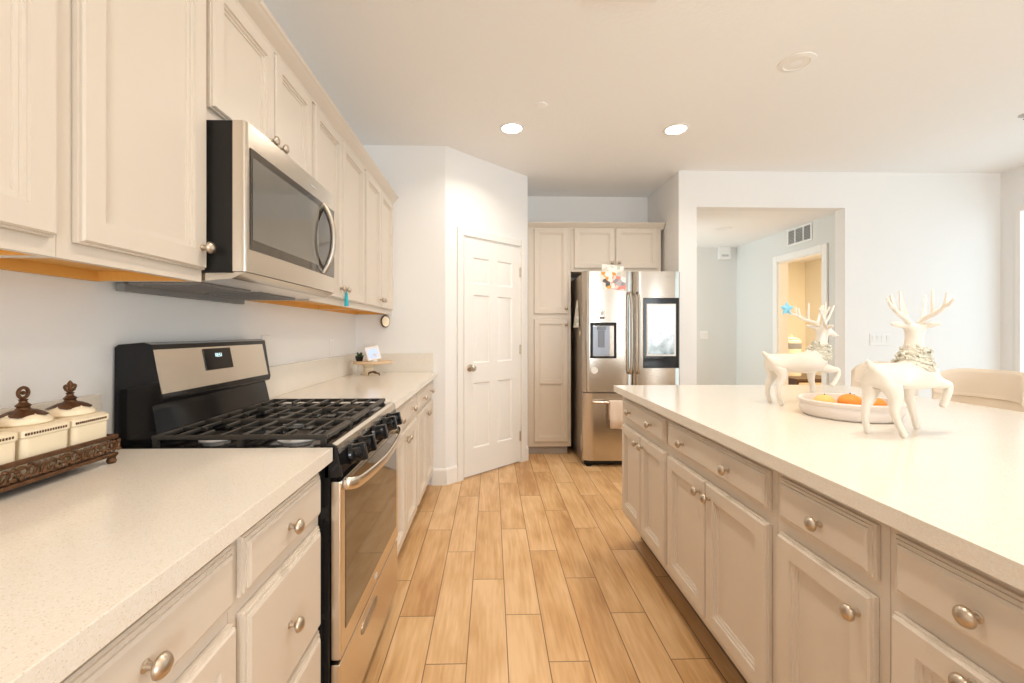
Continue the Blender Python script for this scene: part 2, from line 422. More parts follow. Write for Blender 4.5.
# hallway beyond the opening
HX, HY, HZ = 3.52, 6.15, 2.45
hy0, hy1, hz = 4.52, 5.243, 2.09
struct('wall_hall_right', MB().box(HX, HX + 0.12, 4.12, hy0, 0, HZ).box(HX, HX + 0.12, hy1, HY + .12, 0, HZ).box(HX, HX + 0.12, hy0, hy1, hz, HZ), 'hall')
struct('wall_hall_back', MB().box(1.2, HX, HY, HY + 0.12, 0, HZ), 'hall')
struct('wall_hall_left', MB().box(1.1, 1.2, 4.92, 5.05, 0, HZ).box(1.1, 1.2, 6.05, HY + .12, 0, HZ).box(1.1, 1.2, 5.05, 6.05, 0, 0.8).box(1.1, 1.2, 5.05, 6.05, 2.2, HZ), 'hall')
wh = MB()
for y in (5.05, 6.05): wh.box(1.12, 1.18, max(5.05, y - .05), min(6.05, y + .05), 0.8, 2.2)
wh.box(1.121, 1.179, 5.10, 6.0, 0.801, 0.85).box(1.121, 1.179, 5.10, 6.0, 2.15, 2.199).box(1.19, 1.24, 5.0, 6.1, 0.78, 0.80)
w5 = struct('window_1', wh, 'trim'); obj('pane', MB().box(1.149, 1.151, 5.06, 6.04, 0.81, 2.19), 'glass', w5)
struct('ceiling_hall', MB().box(1.866, HX + .12, 4.12, 4.92, HZ, HZ + 0.08).box(1.1, HX + .12, 4.92, HY + .12, HZ, HZ + 0.08), 'ceil')
# lit room behind the hall doorway
struct('wall_utility_far', MB().box(5.45, 5.55, 4.2, 7.5, 0, HZ), 'warmwall')
struct('wall_utility_back', MB().box(HX + .12, 5.45, 7.4, 7.5, 0, HZ), 'warmwall')
struct('wall_utility_front', MB().box(HX + .12, 5.45, 4.13, 4.2, 0, HZ), 'warmwall')
struct('ceiling_utility', MB().box(HX + .12, 5.55, 4.13, 7.5, HZ, HZ + 0.08), 'ceil')
# casing of the hall doorway
c = MB()
cw = 0.075
c.box(HX - 0.02, HX, hy0 - cw, hy0, 0, hz + cw, 0.004).box(HX - 0.02, HX, hy1, hy1 + cw, 0, hz + cw, 0.004).box(HX - 0.02, HX, hy0, hy1, hz, hz + cw, 0.004)
c.box(HX, HX + 0.12, hy0 - 0.0, hy0 + 0.012, 0, hz).box(HX, HX + 0.12, hy1 - 0.012, hy1, 0, hz).box(HX, HX + 0.12, hy0, hy1, hz - 0.012, hz)
struct('trim_1', c, 'trim')

# pantry door with casing
d = MB()
def six_panel(d, x0, x1, h):
    yb, yf = 0.03, -0.004
    ym = yf + 0.013
    d.box(x0, x1, ym, yb, 0.012, h)
    W = x1 - x0
    st, mu = 0.105 * W / .7, 0.10 * W / .7
    pw = (W - 2 * st - mu) / 2
    rows = [(0.24, 0.80), (0.97, 1.555), (1.65, 1.875)]
    xs = [(x0 + st, x0 + st + pw), (x1 - st - pw, x1 - st)]
    zs = [0.012] + [v for r in rows for v in r] + [h]
    for k in range(0, len(zs), 2): d.box(x0, x1, yf, ym, zs[k], zs[k + 1])
    for a, b2 in rows:
        d.box(x0, xs[0][0], yf, ym, a, b2).box(xs[0][1], xs[1][0], yf, ym, a, b2).box(xs[1][1], x1, yf, ym, a, b2)
        for p in xs:
            d.panel(p[0], p[1], a, b2, [(0, yf), (0.010, yf + 0.010), (0.018, yf + 0.010), (0.045, yf + 0.002)], cap0=False)
six_panel(d, D0 + 0.014, D1 - 0.014, DH - 0.015)
door = struct('door_1', d.xf(DM), 'trim')
cs = MB()
for a, b2 in ((D0 - 0.062, D0), (D1, D1 + 0.062)):
    cs.loft([[(a, 0, 0), (b2, 0, 0), (b2, -0.012, 0), ((a * .35 + b2 * .65), -0.018, 0), (a, -0.018, 0)], [(a, 0, DH + .062), (b2, 0, DH + .062), (b2, -0.012, DH + .062), ((a * .35 + b2 * .65), -0.018, DH + .062), (a, -0.018, DH + .062)]])
cs.box(D0, D1, -0.016, 0, DH, DH + 0.062, 0.003)
cs.box(D0, D0 + 0.012, 0, 0.11, 0, DH).box(D1 - 0.012, D1, 0, 0.11, 0, DH).box(D0 + .012, D1 - .012, 0, 0.11, DH - 0.012, DH)
struct('trim_2', cs.xf(DM), 'trim')
KP = DM @ Vector((D0 + 0.075, -0.004, 0.93))
kn = MB(); dirv = (DM.to_3x3() @ Vector((0, -1, 0)))
kn.lathe([(0.0, 0), (0.031, 0), (0.031, 0.004), (0.026, 0.008), (0.012, 0.010), (0.011, 0.028), (0.02, 0.034), (0.027, 0.044), (0.027, 0.054), (0.020, 0.063), (0.0, 0.066)], axis_m(KP, dirv))
obj('knob', kn, 'nickel', door, label='round brushed nickel knob')
for z in (0.25, 1.07, 1.80):
    h = MB().lathe([(0, 0), (0.007, 0), (0.007, 0.09), (0, 0.09)], DM @ Matrix.Translation((D1 - 0.013, -0.010, z - 0.045)), 10)
    h.bm.verts.ensure_lookup_table()
    obj('hinge', h, 'nickel', door)

# baseboards
def base_prof(L, h=0.133, t=0.014):
    return [[(x, 0, 0), (x, -t, 0), (x, -t, h - 0.02), (x, -t * 0.6, h - 0.008), (x, -0.004, h), (x, 0, h)] for x in (0, L)]
def baseboard(name, p, rz, L, h=0.133):
    struct(name, MB().loft(base_prof(L, h)).xf(Matrix.Translation(p) @ Matrix.Rotation(rz, 4, 'Z')), 'trim')
baseboard('baseboard_stub', (-0.484, YS, 0), 0, 0.116)
bb = MB().loft(base_prof(D0 - 0.064)).xf(Matrix.Translation((0, 0, 0)))
b2 = MB()
b2.loft(base_prof(D0 - 0.064))
struct('baseboard_pantry', b2.xf(DM), 'trim'); bb.bm.free()
b3 = MB().loft(base_prof(DL - D1 - 0.064)).xf(DM @ Matrix.Translation((D1 + 0.064, 0, 0)))
struct('baseboard_pantry_end', b3, 'trim')
baseboard('baseboard_far', (OX1, 4.0, 0), 0, XR - OX1)
baseboard('baseboard_hall', (1.2, HY, 0), 0, HX - 1.2)

# ------------------------------------------------------------------ cabinets
DOOR = [(0, -0.001), (0, -0.011), (0.0035, -0.0115), (0.004, -0.0165), (0.007, -0.0205), (0.050, -0.0205), (0.051, -0.0150), (0.0575, -0.0140), (0.0585, -0.0095), (0.0660, -0.0085), (0.0670, -0.0050)]
DRAW = [(0, -0.001), (0, -0.009), (0.005, -0.0095), (0.0055, -0.0135), (0.012, -0.0140), (0.0125, -0.0175), (0.018, -0.0205)]
def knob_mb(x, z, y=-0.020):
    Mx = Matrix.Translation((x, y, z)) @ Matrix.Rotation(R(90), 4, 'X')
    return MB().lathe([(0, 0), (0.0085, 0), (0.0085, 0.002), (0.006, 0.004), (0.005, 0.012), (0.0065, 0.014), (0.0130, 0.0175), (0.0165, 0.021), (0.0165, 0.0235), (0.0145, 0.0275), (0.0105, 0.0310), (0.0055, 0.0330), (0, 0.0335)], Mx, 20)
def fronts(root, lst):
    for kind, x0, x1, z0, z1, ks in lst:
        big = kind == 'door'
        p = obj(kind, MB().panel(x0, x1, z0, z1, DOOR if big else DRAW), 'cab', root, sharp=20)
        for kx, kz in ks: obj('knob', knob_mb(kx, kz), 'nickel', p)
FX, FI, FU = -0.484, 0.784, -0.805   # face-frame planes: left base, island, left upper
def base_cab(name, label, group, x, y, rz, W, D, zb, ztop, fr, toe_in=0.07):
    t = thing(name, label, 'cabinet', (x, y, 0), rz, group)
    obj('carcass', MB().box(0.0006, W - 0.0006, 0, D, zb, ztop), 'cab', t)
    obj('toe_kick', MB().box(0.0006, W - 0.0006, toe_in, D, 0.0, zb), 'toe', t, label='recessed toe kick with the recess shade in its dark colour')
    fronts(t, fr)
    return t
GL, GI, GU, GA = 'base cabinets along the left wall', 'base cabinets of the island', 'upper cabinets on the left wall', 'cabinets around the refrigerator'
ZT = 0.8755
# left run, +X facing: local x runs with world Y
def L(y0): return dict(x=FX, y=y0, rz=PI / 2)
DF = XW * -1 + FX - 0.003
base_cab('base_cabinet', 'greige base cabinet with one wide drawer under the near counter end beside the drawer stack', GL, FX, 0.362, PI / 2, 0.443, DF, 0.10, ZT,
         [('drawer', 0.02, 0.4415, 0.733, 0.848, [(0.228, 0.79)]), ('door', 0.02, 0.4415, 0.125, 0.703, [(0.052, 0.655)])])
base_cab('base_cabinet', 'greige base cabinet beneath the canisters at the nearest end of the left run', GL, FX, -0.45, PI / 2, 0.812, DF, 0.10, ZT,
         [('drawer', 0.02, 0.79, 0.733, 0.848, [(0.22, 0.79), (0.6, 0.79)]), ('door', 0.02, 0.395, 0.125, 0.703, [(0.36, 0.655)]), ('door', 0.405, 0.79, 0.125, 0.703, [(0.44, 0.655)])])
base_cab('drawer_cabinet', 'greige three-drawer cabinet touching the near side of the black range', GL, FX, 0.805, PI / 2, 0.414, DF, 0.10, ZT,
         [('drawer', 0.026, 0.398, 0.733, 0.848, [(0.20, 0.79)]), ('drawer', 0.026, 0.398, 0.428, 0.703, [(0.20, 0.565)]), ('drawer', 0.026, 0.398, 0.125, 0.415, [(0.20, 0.27)])])
base_cab('base_cabinet', 'greige two-door base cabinet touching the far side of the range', GL, FX, 1.986, PI / 2, 0.757, DF, 0.10, ZT,
         [('drawer', 0.03, 0.727, 0.733, 0.848, [(0.20, 0.79), (0.545, 0.79)]), ('door', 0.03, 0.376, 0.125, 0.703, [(0.345, 0.655)]), ('door', 0.381, 0.727, 0.125, 0.703, [(0.412, 0.655)])])
base_cab('base_cabinet', 'greige two-door base cabinet at the far end of the left run by the pantry wall', GL, FX, 2.744, PI / 2, 0.757, DF, 0.10, ZT,
         [('drawer', 0.03, 0.727, 0.733, 0.848, [(0.20, 0.79), (0.545, 0.79)]), ('door', 0.03, 0.376, 0.125, 0.703, [(0.345, 0.655)]), ('door', 0.381, 0.727, 0.125, 0.703, [(0.412, 0.655)])])
# island, -X facing: local x runs against world Y
IZ = 0.163
def icab(name, label, ya, yb, fr):
    fr = [(k, ya - a, ya - b, z0, z1, [(ya - ky, kz) for ky, kz in ks]) for k, a, b, z0, z1, ks in fr]
    return base_cab(name, label, GI, FI, ya, -PI / 2, ya - yb, 1.0, IZ, ZT, fr, 0.11)
icab('base_cabinet', 'island cabinet with a drawer over two doors at the far end nearest the refrigerator', 2.575, 1.886,
     [('drawer', 2.525, 1.905, 0.735, 0.848, [(2.37, 0.79), (2.06, 0.79)]), ('door', 2.525, 2.214, 0.20, 0.700, [(2.249, 0.652)]), ('door', 2.208, 1.905, 0.20, 0.700, [(2.172, 0.652)])])
icab('base_cabinet', 'island cabinet with a wide two-knob drawer over two large doors, second from the refrigerator end', 1.886, 1.168,
     [('drawer', 1.872, 1.190, 0.735, 0.848, [(1.71, 0.79), (1.382, 0.79)]), ('door', 1.872, 1.541, 0.20, 0.700, [(1.575, 0.652)]), ('door', 1.535, 1.190, 0.20, 0.700, [(1.501, 0.652)])])
icab('base_cabinet', 'narrow island cabinet with one drawer over a single door', 1.168, 0.833,
     [('drawer', 1.146, 0.854, 0.735, 0.848, [(0.99, 0.79)]), ('door', 1.146, 0.857, 0.20, 0.700, [(0.886, 0.652)])])
icab('base_cabinet', 'island cabinet with a drawer over a pull-out panel, nearest the viewer', 0.833, 0.50,
     [('drawer', 0.815, 0.515, 0.735, 0.848, [(0.662, 0.79)]), ('door', 0.815, 0.515, 0.20, 0.700, [(0.668, 0.678)])])
icab('base_cabinet', 'island cabinet at the near end of the island below the countertop corner', 0.50, -0.40,
     [('drawer', 0.48, -0.38, 0.735, 0.848, [(0.27, 0.79), (-0.17, 0.79)]), ('door', 0.48, 0.053, 0.20, 0.700, [(0.09, 0.652)]), ('door', 0.047, -0.38, 0.20, 0.700, [(0.01, 0.652)])])

# left uppers: open-bottomed boxes with a raw wood underside
def upper(name, label, y0, W, z0, z1, fr, D=None, group=GU):
    D = D or (FU - XW - 0.003)
    t = thing(name, label, 'cabinet', (FU, y0, z0), PI / 2, group)
    H = z1 - z0
    lip = 0.032
    b = MB().box(0.0006, W - 0.0006, 0.0, D, lip, H).box(0.0006, W - 0.0006, 0.0, 0.019, 0, lip)
    b.box(0.0006, 0.012, 0.019, D, 0, lip).box(W - 0.012, W - 0.0006, 0.019, D, 0, lip)
    obj('carcass', b, 'cab', t)
    u = MB().box(0.012, W - 0.012, 0.0195, D - 0.0005, lip - 0.006, lip - 0.0005).box(0.012, W - 0.012, D - 0.02, D - 0.0005, 0.0, lip - 0.006)
    u.box(0.012, W - 0.012, 0.0195, 0.024, 0.001, lip - 0.006)
    u.box(0.0125, 0.018, 0.024, D - 0.02, 0.001, lip - 0.006).box(W - 0.018, W - 0.0125, 0.024, D - 0.02, 0.001, lip - 0.006)
    obj('underside', u, 'rawwood', t, label='unfinished wood underside with warm bounce light in its orange')
    fronts(t, [(k, a - y0, b2 - y0, c0 - z0, c1 - z0, [(ky - y0, kz - z0) for ky, kz in ks]) for k, a, b2, c0, c1, ks in fr])
    return t
UZ0, UZ1, DZ0, DZ1 = 1.375, 2.29, 1.408, 2.255
upper('upper_cabinet', 'cream upper cabinet with the door cut off by the photo edge above the canisters', -0.10, 0.919, UZ0, UZ1,
      [('door', -0.075, 0.355, DZ0, DZ1, [(0.325, 1.465)]), ('door', 0.361, 0.806, DZ0, DZ1, [(0.395, 1.465)])])
upper('upper_cabinet', 'tall single-door cream upper cabinet touching the near side of the microwave', 0.819, 0.402, UZ0, UZ1,
      [('door', 0.849, 1.2165, DZ0, DZ1, [(1.193, 1.465)])])
upper('upper_cabinet', 'short two-door cream upper cabinet directly above the microwave', 1.2215, 0.7095, 1.832, UZ1,
      [('door', 1.24, 1.588, 1.872, DZ1, [(1.555, 1.915)]), ('door', 1.594, 1.915, 1.872, DZ1, [(1.625, 1.915)])])
upper('upper_cabinet', 'two-door cream upper cabinet beyond the microwave with a teal tassel on its knob', 1.9315, 0.787, UZ0, UZ1,
      [('door', 1.95, 2.302, DZ0, DZ1, [(2.268, 1.462)]), ('door', 2.308, 2.702, DZ0, DZ1, [(2.340, 1.462)])])
upper('upper_cabinet', 'two-door cream upper cabinet at the far end beside the pantry wall', 2.719, 0.786, UZ0, UZ1,
      [('door', 2.735, 3.10, DZ0, DZ1, [(3.066, 1.462)]), ('door', 3.106, 3.48, DZ0, DZ1, [(3.14, 1.462)])])
# crown moulding over the left uppers
CR = [(0, 0), (0.010, 0.0), (0.012, 0.010), (0.022, 0.018), (0.036, 0.030), (0.044, 0.042), (0.052, 0.046), (0.056, 0.058), (0, 0.058)]
cr = MB().loft([[(FU - 0.02 + (a + 0.02 if a else 0), y, 2.262 + b2) for a, b2 in CR] for y in (-0.10, 3.507)])
cr.box(XW + .005, FU, -0.09, 3.5, UZ1 + 0.0005, UZ1 + 0.012)
struct('trim_3', cr, 'cab')

# alcove cabinets, facing -Y
YA = 4.34
def acab(name, label, x0, x1, z0, z1, fr, toe=False):
    t = thing(name, label, 'cabinet', (x0, YA, 0), 0, GA)
    obj('carcass', MB().box(0.0006, x1 - x0 - 0.0006, 0, 4.797 - YA, z0, z1), 'cab', t)
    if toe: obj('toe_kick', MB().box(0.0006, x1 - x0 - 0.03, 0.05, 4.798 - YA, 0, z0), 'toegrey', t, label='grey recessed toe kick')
    fronts(t, [(k, a - x0, b2 - x0, c0, c1, [(kx - x0, kz) for kx, kz in ks]) for k, a, b2, c0, c1, ks in fr])
    return t
ta = acab('pantry_cabinet', 'tall narrow cream pantry cabinet between the white door and the refrigerator', 0.352, 0.797, 0.085, 2.30,
     [('door', 0.424, 0.768, 1.415, 2.278, [(0.745, 1.47)]), ('door', 0.424, 0.768, 0.133, 1.367, [(0.745, 1.31)])], True)
obj('door_rail', MB().box(0.13, 0.358, -0.0195, -0.008, 0.715, 0.76, 0.003), 'cab', ta)
acab('bridge_cabinet', 'short two-door cream cabinet above the refrigerator', 0.798, 1.712, 1.842, 2.30,
     [('door', 0.826, 1.238, 1.872, 2.28, [(1.205, 1.93)]), ('door', 1.246, 1.672, 1.872, 2.28, [(1.28, 1.93)])])
cr2 = MB().loft([[(x, YA + 0.02 - (a + 0.02 if a else 0), 2.27 + b2) for a, b2 in CR] for x in (0.352, 1.735)])
cr2.box(0.352, 1.712, YA, 4.79, 2.3005, 2.31)
struct('trim_4', cr2, 'cab')

# ------------------------------------------------------------------ countertops
def counter(label, x0, x1, y0, y1, splash):
    t = thing('countertop', label, 'countertop', ((x0 + x1) / 2, (y0 + y1) / 2, 0.876), 0)
    obj('slab', MB().box(x0, x1, y0, y1, 0.876, 0.914, 0.002, 2), 'quartz', t, world=True)
    for s in splash: obj('backsplash', MB().box(*s, 0.9142, 1.066, 0.002, 2), 'quartz', t, world=True)
    return t
counter('speckled cream quartz countertop under the canisters on the near side of the range', XW + 0.001, -0.443, -0.46, 1.2195, [(XW + 0.001, XW + 0.019, -0.46, 1.2195)])
counter('speckled cream quartz countertop between the range and the pantry wall', XW + 0.001, -0.443, 1.985, YS - 0.002, [(XW + 0.001, XW + 0.019, 1.985, YS - 0.002), (XW + 0.0195, -0.470, YS - 0.020, YS - 0.002)])
counter('large cream quartz island countertop carrying the deer figurines', 0.737, 2.135, -0.45, 2.60, [])

# ------------------------------------------------------------------ range
Y0, Y1 = 1.226, 1.980
t = thing('gas_range', 'black and stainless freestanding gas range with five black knobs', 'stove', (-0.75, 1.603, 0), 0)
obj('body', MB().box(-1.075, -0.455, Y0, Y1, 0.04, 0.895, 0.003), 'black', t, world=True)
for fx in (-1.0, -0.50):
    for fy in (Y0 + 0.06, Y1 - 0.06): obj('foot', MB().lathe([(0, 0), (0.018, 0), (0.018, 0.012), (0.012, 0.014), (0.012, 0.04), (0, 0.04)], Matrix.Translation((fx, fy, 0)), 12), 'matte', t, world=True)
ct = MB().box(-1.075, -0.462, Y0, Y1, 0.8955, 0.905, 0.003)
for a in ((-1.0, -0.465, Y0 + .002, Y0 + .016), (-1.0, -0.465, Y1 - .016, Y1 - .002), (-0.479, -0.465, Y0 + .016, Y1 - .016)): ct.box(*a, 0.905, 0.911, 0.003)
obj('cooktop', ct, 'black', t, world=True)
# sloped stainless control strip
cp = MB().prism([(-0.470, 0.888), (-0.470, 0.916), (-0.452, 0.920), (-0.440, 0.914), (-0.4345, 0.888)], Y0 + 0.012, Y1 - 0.0, 'y', 0.002)
cpo = obj('control_panel', cp, 'steel', t, world=True)
obj('knob_band', MB().prism([(-0.470, 0.826), (-0.470, 0.8875), (-0.4365, 0.8875), (-0.425, 0.832)], Y0 + 0.012, Y1, 'y', 0.002), 'black', cpo, world=True)
obj('end_cap', MB().prism([(-0.470, 0.825), (-0.470, 0.917), (-0.450, 0.921), (-0.437, 0.915), (-0.420, 0.828)], Y0, Y0 + 0.0115, 'y', 0.002), 'black', cpo, world=True)
nd = Vector((0.078, 0, 0.016)).normalized()
for yk in (1.335, 1.435, 1.595, 1.745, 1.835):
    p = Vector((-0.4315, yk, 0.864))
    k = MB().lathe([(0, 0), (0.025, 0), (0.027, 0.004), (0.025, 0.010), (0.0205, 0.013), (0.0195, 0.030), (0.017, 0.033), (0, 0.033)], axis_m(p, nd), 22)
    kb = MB().box(-0.0075, 0.0075, -0.023, 0.023, 0.010, 0.044, 0.003, 2)
    kb.xf(axis_m(p, nd) @ Matrix.Rotation(R(90), 4, 'Z')); kb.xf(Matrix.Translation(p) @ Matrix.Scale(1.15, 4) @ Matrix.Translation(-p)); k.xf(Matrix.Translation(p) @ Matrix.Scale(1.15, 4) @ Matrix.Translation(-p))
    tmp = bpy.data.meshes.new('tmp'); kb.bm.to_mesh(tmp); kb.bm.free(); k.bm.from_mesh(tmp); bpy.data.meshes.remove(tmp)
    obj('knob', k, 'black', t, world=True)
# grates: three cast-iron sections
GX0, GX1, GZ = -0.972, -0.474, 0.940
edges = [Y0 + 0.030, Y0 + 0.265, Y1 - 0.265, Y1 - 0.030]
for s in range(3):
    a, b2 = edges[s] + 0.002, edges[s + 1] - 0.002
    g = MB()
    bw = 0.0065
    for y in (a + bw, b2 - bw): g.box(GX0, GX1, y - bw, y + bw, GZ - 0.014, GZ, 0.003)
    g.box(GX0, GX0 + 2 * bw, a + 2 * bw, b2 - 2 * bw, GZ - 0.014, GZ - .0005, 0.003)
    g.box(GX1 - 0.022, GX1, a + 2 * bw, b2 - 2 * bw, GZ - 0.016, GZ - .0005, 0.004)
    mid = (GX0 + GX1) / 2
    g.box(mid - bw, mid + bw, a + 2 * bw, b2 - 2 * bw, GZ - 0.013, GZ - .0008, 0.003)
    yc = (a + b2) / 2
    for q in range(1, 8):
        if q == 4: continue
        x = GX0 + (GX1 - GX0) * q / 8
        if q in (2, 6):   # fingers stop short of the burner
            g.box(x - 0.0045, x + 0.0045, a + 0.01, yc - 0.03, GZ - 0.012, GZ - .001, 0.002).box(x - 0.0045, x + 0.0045, yc + 0.03, b2 - 0.01, GZ - 0.012, GZ - .001, 0.002)
        else:
            g.box(x - 0.0045, x + 0.0045, a + 0.01, b2 - 0.01, GZ - 0.012, GZ - .001, 0.002)
    for x0_, x1_ in ((GX0 + 0.01, GX0 + 0.085), (GX1 - 0.085, GX1 - 0.01), (mid - 0.085, mid + 0.085)): g.box(x0_, x1_, yc - 0.0045, yc + 0.0045, GZ - 0.012, GZ - .0013, 0.002)
    for x in (GX0 + 0.01, mid, GX1 - 0.012):
        for y in (a + bw, b2 - bw): g.box(x - 0.007, x + 0.007, y - 0.006, y + 0.006, 0.9055, GZ - 0.010)
    obj('grate', g, 'iron', t, world=True)
for bx, by, br in ((-0.85, 1.36, 0.038), (-0.60, 1.36, 0.047), (-0.722, 1.603, 0.042), (-0.85, 1.846, 0.034), (-0.60, 1.846, 0.044)):
    bn = obj('burner', MB().lathe([(0, 0), (br * 1.25, 0), (br * 1.25, 0.003), (br, 0.005), (br * 0.95, 0.013), (0, 0.013)], Matrix.Translation((bx, by, 0.9052))), 'lgrey', t, world=True, label='pale aluminium burner ring')
    obj('cap', MB().lathe([(0, 0), (br * 0.82, 0), (br * 0.85, 0.003), (br * 0.8, 0.006), (0, 0.007)], Matrix.Translation((bx, by, 0.9183))), 'matte', bn, world=True)
# oven door
od = MB().box(-0.4545, -0.425, Y0 + 0.004, Y1 - 0.004, 0.308, 0.815, 0.006, 2)
dro = obj('oven_door', od, 'steel', t, world=True)
obj('window', MB().prism([(Y0 + 0.045, 0.375), (Y1 - 0.045, 0.375), (Y1 - 0.045, 0.795), (Y0 + 0.045, 0.795)], -0.4248, -0.4235, 'x'), 'glassdark', dro, world=True)
hp = bez([(-0.425, Y0 + 0.030, 0.800), (-0.404, Y0 + 0.040, 0.798), (-0.392, Y0 + 0.11, 0.788), (-0.386, 1.603, 0.775), (-0.392, Y1 - 0.14, 0.790), (-0.404, Y1 - 0.07, 0.802), (-0.425, Y1 - 0.06, 0.806)], 8)
obj('handle', MB().tube(hp, 0.018, 12, 0.45), 'steel', dro, world=True)
obj('badge', MB().lathe([(0, 0), (0.016, 0), (0.016, 0.0012), (0, 0.0015)], Matrix.Translation((-0.4248, 1.60, 0.342)) @ Matrix.Rotation(R(90), 4, 'Y'), 20, 0.6, 1.0), 'lgrey', dro, world=True)
dr = MB().box(-0.4545, -0.427, Y0 + 0.004, Y1 - 0.004, 0.075, 0.298, 0.006, 2)
dro2 = obj('storage_drawer', dr, 'steel', t, world=True)
ov = MB()
lp = []
for k in range(24):
    a = 2 * PI * k / 24
    lp.append((math.copysign(abs(math.cos(a)) ** 0.5, math.cos(a)) * 0.095, math.copysign(abs(math.sin(a)) ** 0.7, math.sin(a)) * 0.020))
ov.loft([[(x, 1.525 + u * s, 0.25 + v * s) for u, v in lp] for x, s in ((-0.4268, 1.0), (-0.4245, 0.98), (-0.4245, 0.86), (-0.4264, 0.80))])
obj('handle', ov, 'dsteel', dro2, world=True)
# backguard, ends narrowing towards the front
def bgloop(pts):  # (x, z, inset at the ends)
    return [[(x, Y0 + 0.044 + i * 0.45, z) for x, z, i in pts], [(x, Y1 - 0.015 - i * 1.3, z) for x, z, i in pts]]
pts = [(-1.085, 0.9052, 0), (-1.085, 1.192, 0.004), (-1.075, 1.200, 0.006), (-1.012, 1.206, 0.030), (-0.992, 1.199, 0.036), (-0.962, 1.046, 0.044), (-0.966, 1.030, 0.044), (-0.990, 1.020, 0.036), (-0.985, 0.998, 0.035), (-0.972, 0.925, 0.030), (-0.972, 0.9052, 0.03)]
bgd = obj('backguard', MB().loft(bgloop(pts)), 'black', t, world=True)
def onface(u, v, lift=0.0):  # backguard front plane: u along Y, v 0..1 from bottom to top
    p0, p1 = Vector((-0.962, 0, 1.046)), Vector((-0.992, 0, 1.199))
    n = Vector((0.153, 0, 0.030)).normalized()
    p = p0.lerp(p1, v) + n * lift
    return (p.x, u, p.z)
def plate(u0, u1, v0, v1, l0, l1):
    return MB().loft([[onface(u0, v0, l), onface(u1, v0, l), onface(u1, v1, l), onface(u0, v1, l)] for l in (l0, l1)])
obj('control_face', plate(1.288, 1.885, 0.055, 0.90, 0.0002, 0.003), 'steel', bgd, world=True)
dsp = obj('display', plate(1.498, 1.648, 0.38, 0.86, 0.0032, 0.006), 'black', bgd, world=True)
fn = Vector((0.153, 0, 0.030)).normalized(); up = Vector((-0.030, 0, 0.153)).normalized(); rt = Vector((0, 1, 0))
rot = Matrix((rt, up, fn)).transposed().to_4x4()
text_mesh('clock_digits', '10:51', 0.019, 'clock', bgd, Matrix.Translation(onface(1.572, 0.70, 0.0068)) @ rot)
for uu in (1.56, 1.60, 1.64):
    pass

# ------------------------------------------------------------------ microwave
MY0, MY1, MZ0, MZ1 = 1.224, 1.915, 1.402, 1.828
t = thing('microwave', 'stainless over-the-range microwave with an arched handle above the range', 'microwave', (-0.9, 1.576, MZ0), 0)
obj('case', MB().box(XW + 0.002, -0.7225, MY0, MY1, MZ0, MZ1, 0.002), 'matte', t, world=True, label='black metal case')
dd = MB()
lp = lambda z: [(-0.722, MY0, z), (-0.697, MY0, z), (-0.690, MY0 + 0.003, z), (-0.686, MY0 + 0.012, z), (-0.684, MY0 + 0.2, z), (-0.684, MY1 - 0.2, z), (-0.686, MY1 - 0.012, z), (-0.690, MY1 - 0.003, z), (-0.697, MY1, z), (-0.722, MY1, z)]
dd.loft([lp(MZ0 + 0.004), lp(MZ1)])
md = obj('door', dd, 'steel', t, world=True)
obj('window', MB().box(-0.6855, -0.683, MY0 + 0.022, MY1 - 0.018, 1.471, 1.760, 0.0008), 'glassdark', md, world=True)
obj('inner_pane', MB().box(-0.6828, -0.6822, MY0 + 0.030, MY1 - 0.19, 1.500, 1.735), 'mwpane', md, world=True, label='viewing pane with the room reflection put into its paler grey')
hz0, hz1, hyc = 1.478, 1.753, 1.775
hp = bez([(-0.685, hyc, hz0), (-0.664, hyc, hz0 + 0.035), (-0.648, hyc, hz0 + 0.085), (-0.643, hyc, (hz0 + hz1) / 2), (-0.648, hyc, hz1 - 0.085), (-0.664, hyc, hz1 - 0.035), (-0.685, hyc, hz1)], 6)
obj('handle', MB().tube(hp, 0.012, 12, 0.75), 'dsteel', md, world=True)
obj('badge', MB().box(-0.6842, -0.6825, 1.655, 1.70, 1.790, 1.797, 0.0006), 'lgrey', md, world=True)
bt = MB().prism([(-0.7215, 1.4045), (-0.690, 1.4045), (-0.728, 1.386), (-0.80, 1.380), (-1.06, 1.380), (-1.085, 1.4045)], MY0 + 0.005, MY1 - 0.005, 'y')
un = obj('underside', bt, 'steel', t, world=True)
for a, b2 in ((MY0 + 0.04, MY0 + 0.31), (MY1 - 0.31, MY1 - 0.04)):
    f = MB().box(-1.04, -0.84, a, b2, 1.374, 1.3795, 0.001)
    for q in range(9): f.box(-1.03 + q * 0.021, -1.022 + q * 0.021, a + 0.012, b2 - 0.012, 1.3715, 1.3738)
    obj('vent_filter', f, 'grey', un, world=True)
obj('rear_vent', MB().box(-1.085, -1.06, MY0 + 0.05, MY1 - 0.03, 1.355, 1.379, 0.002), 'grey', un, world=True)

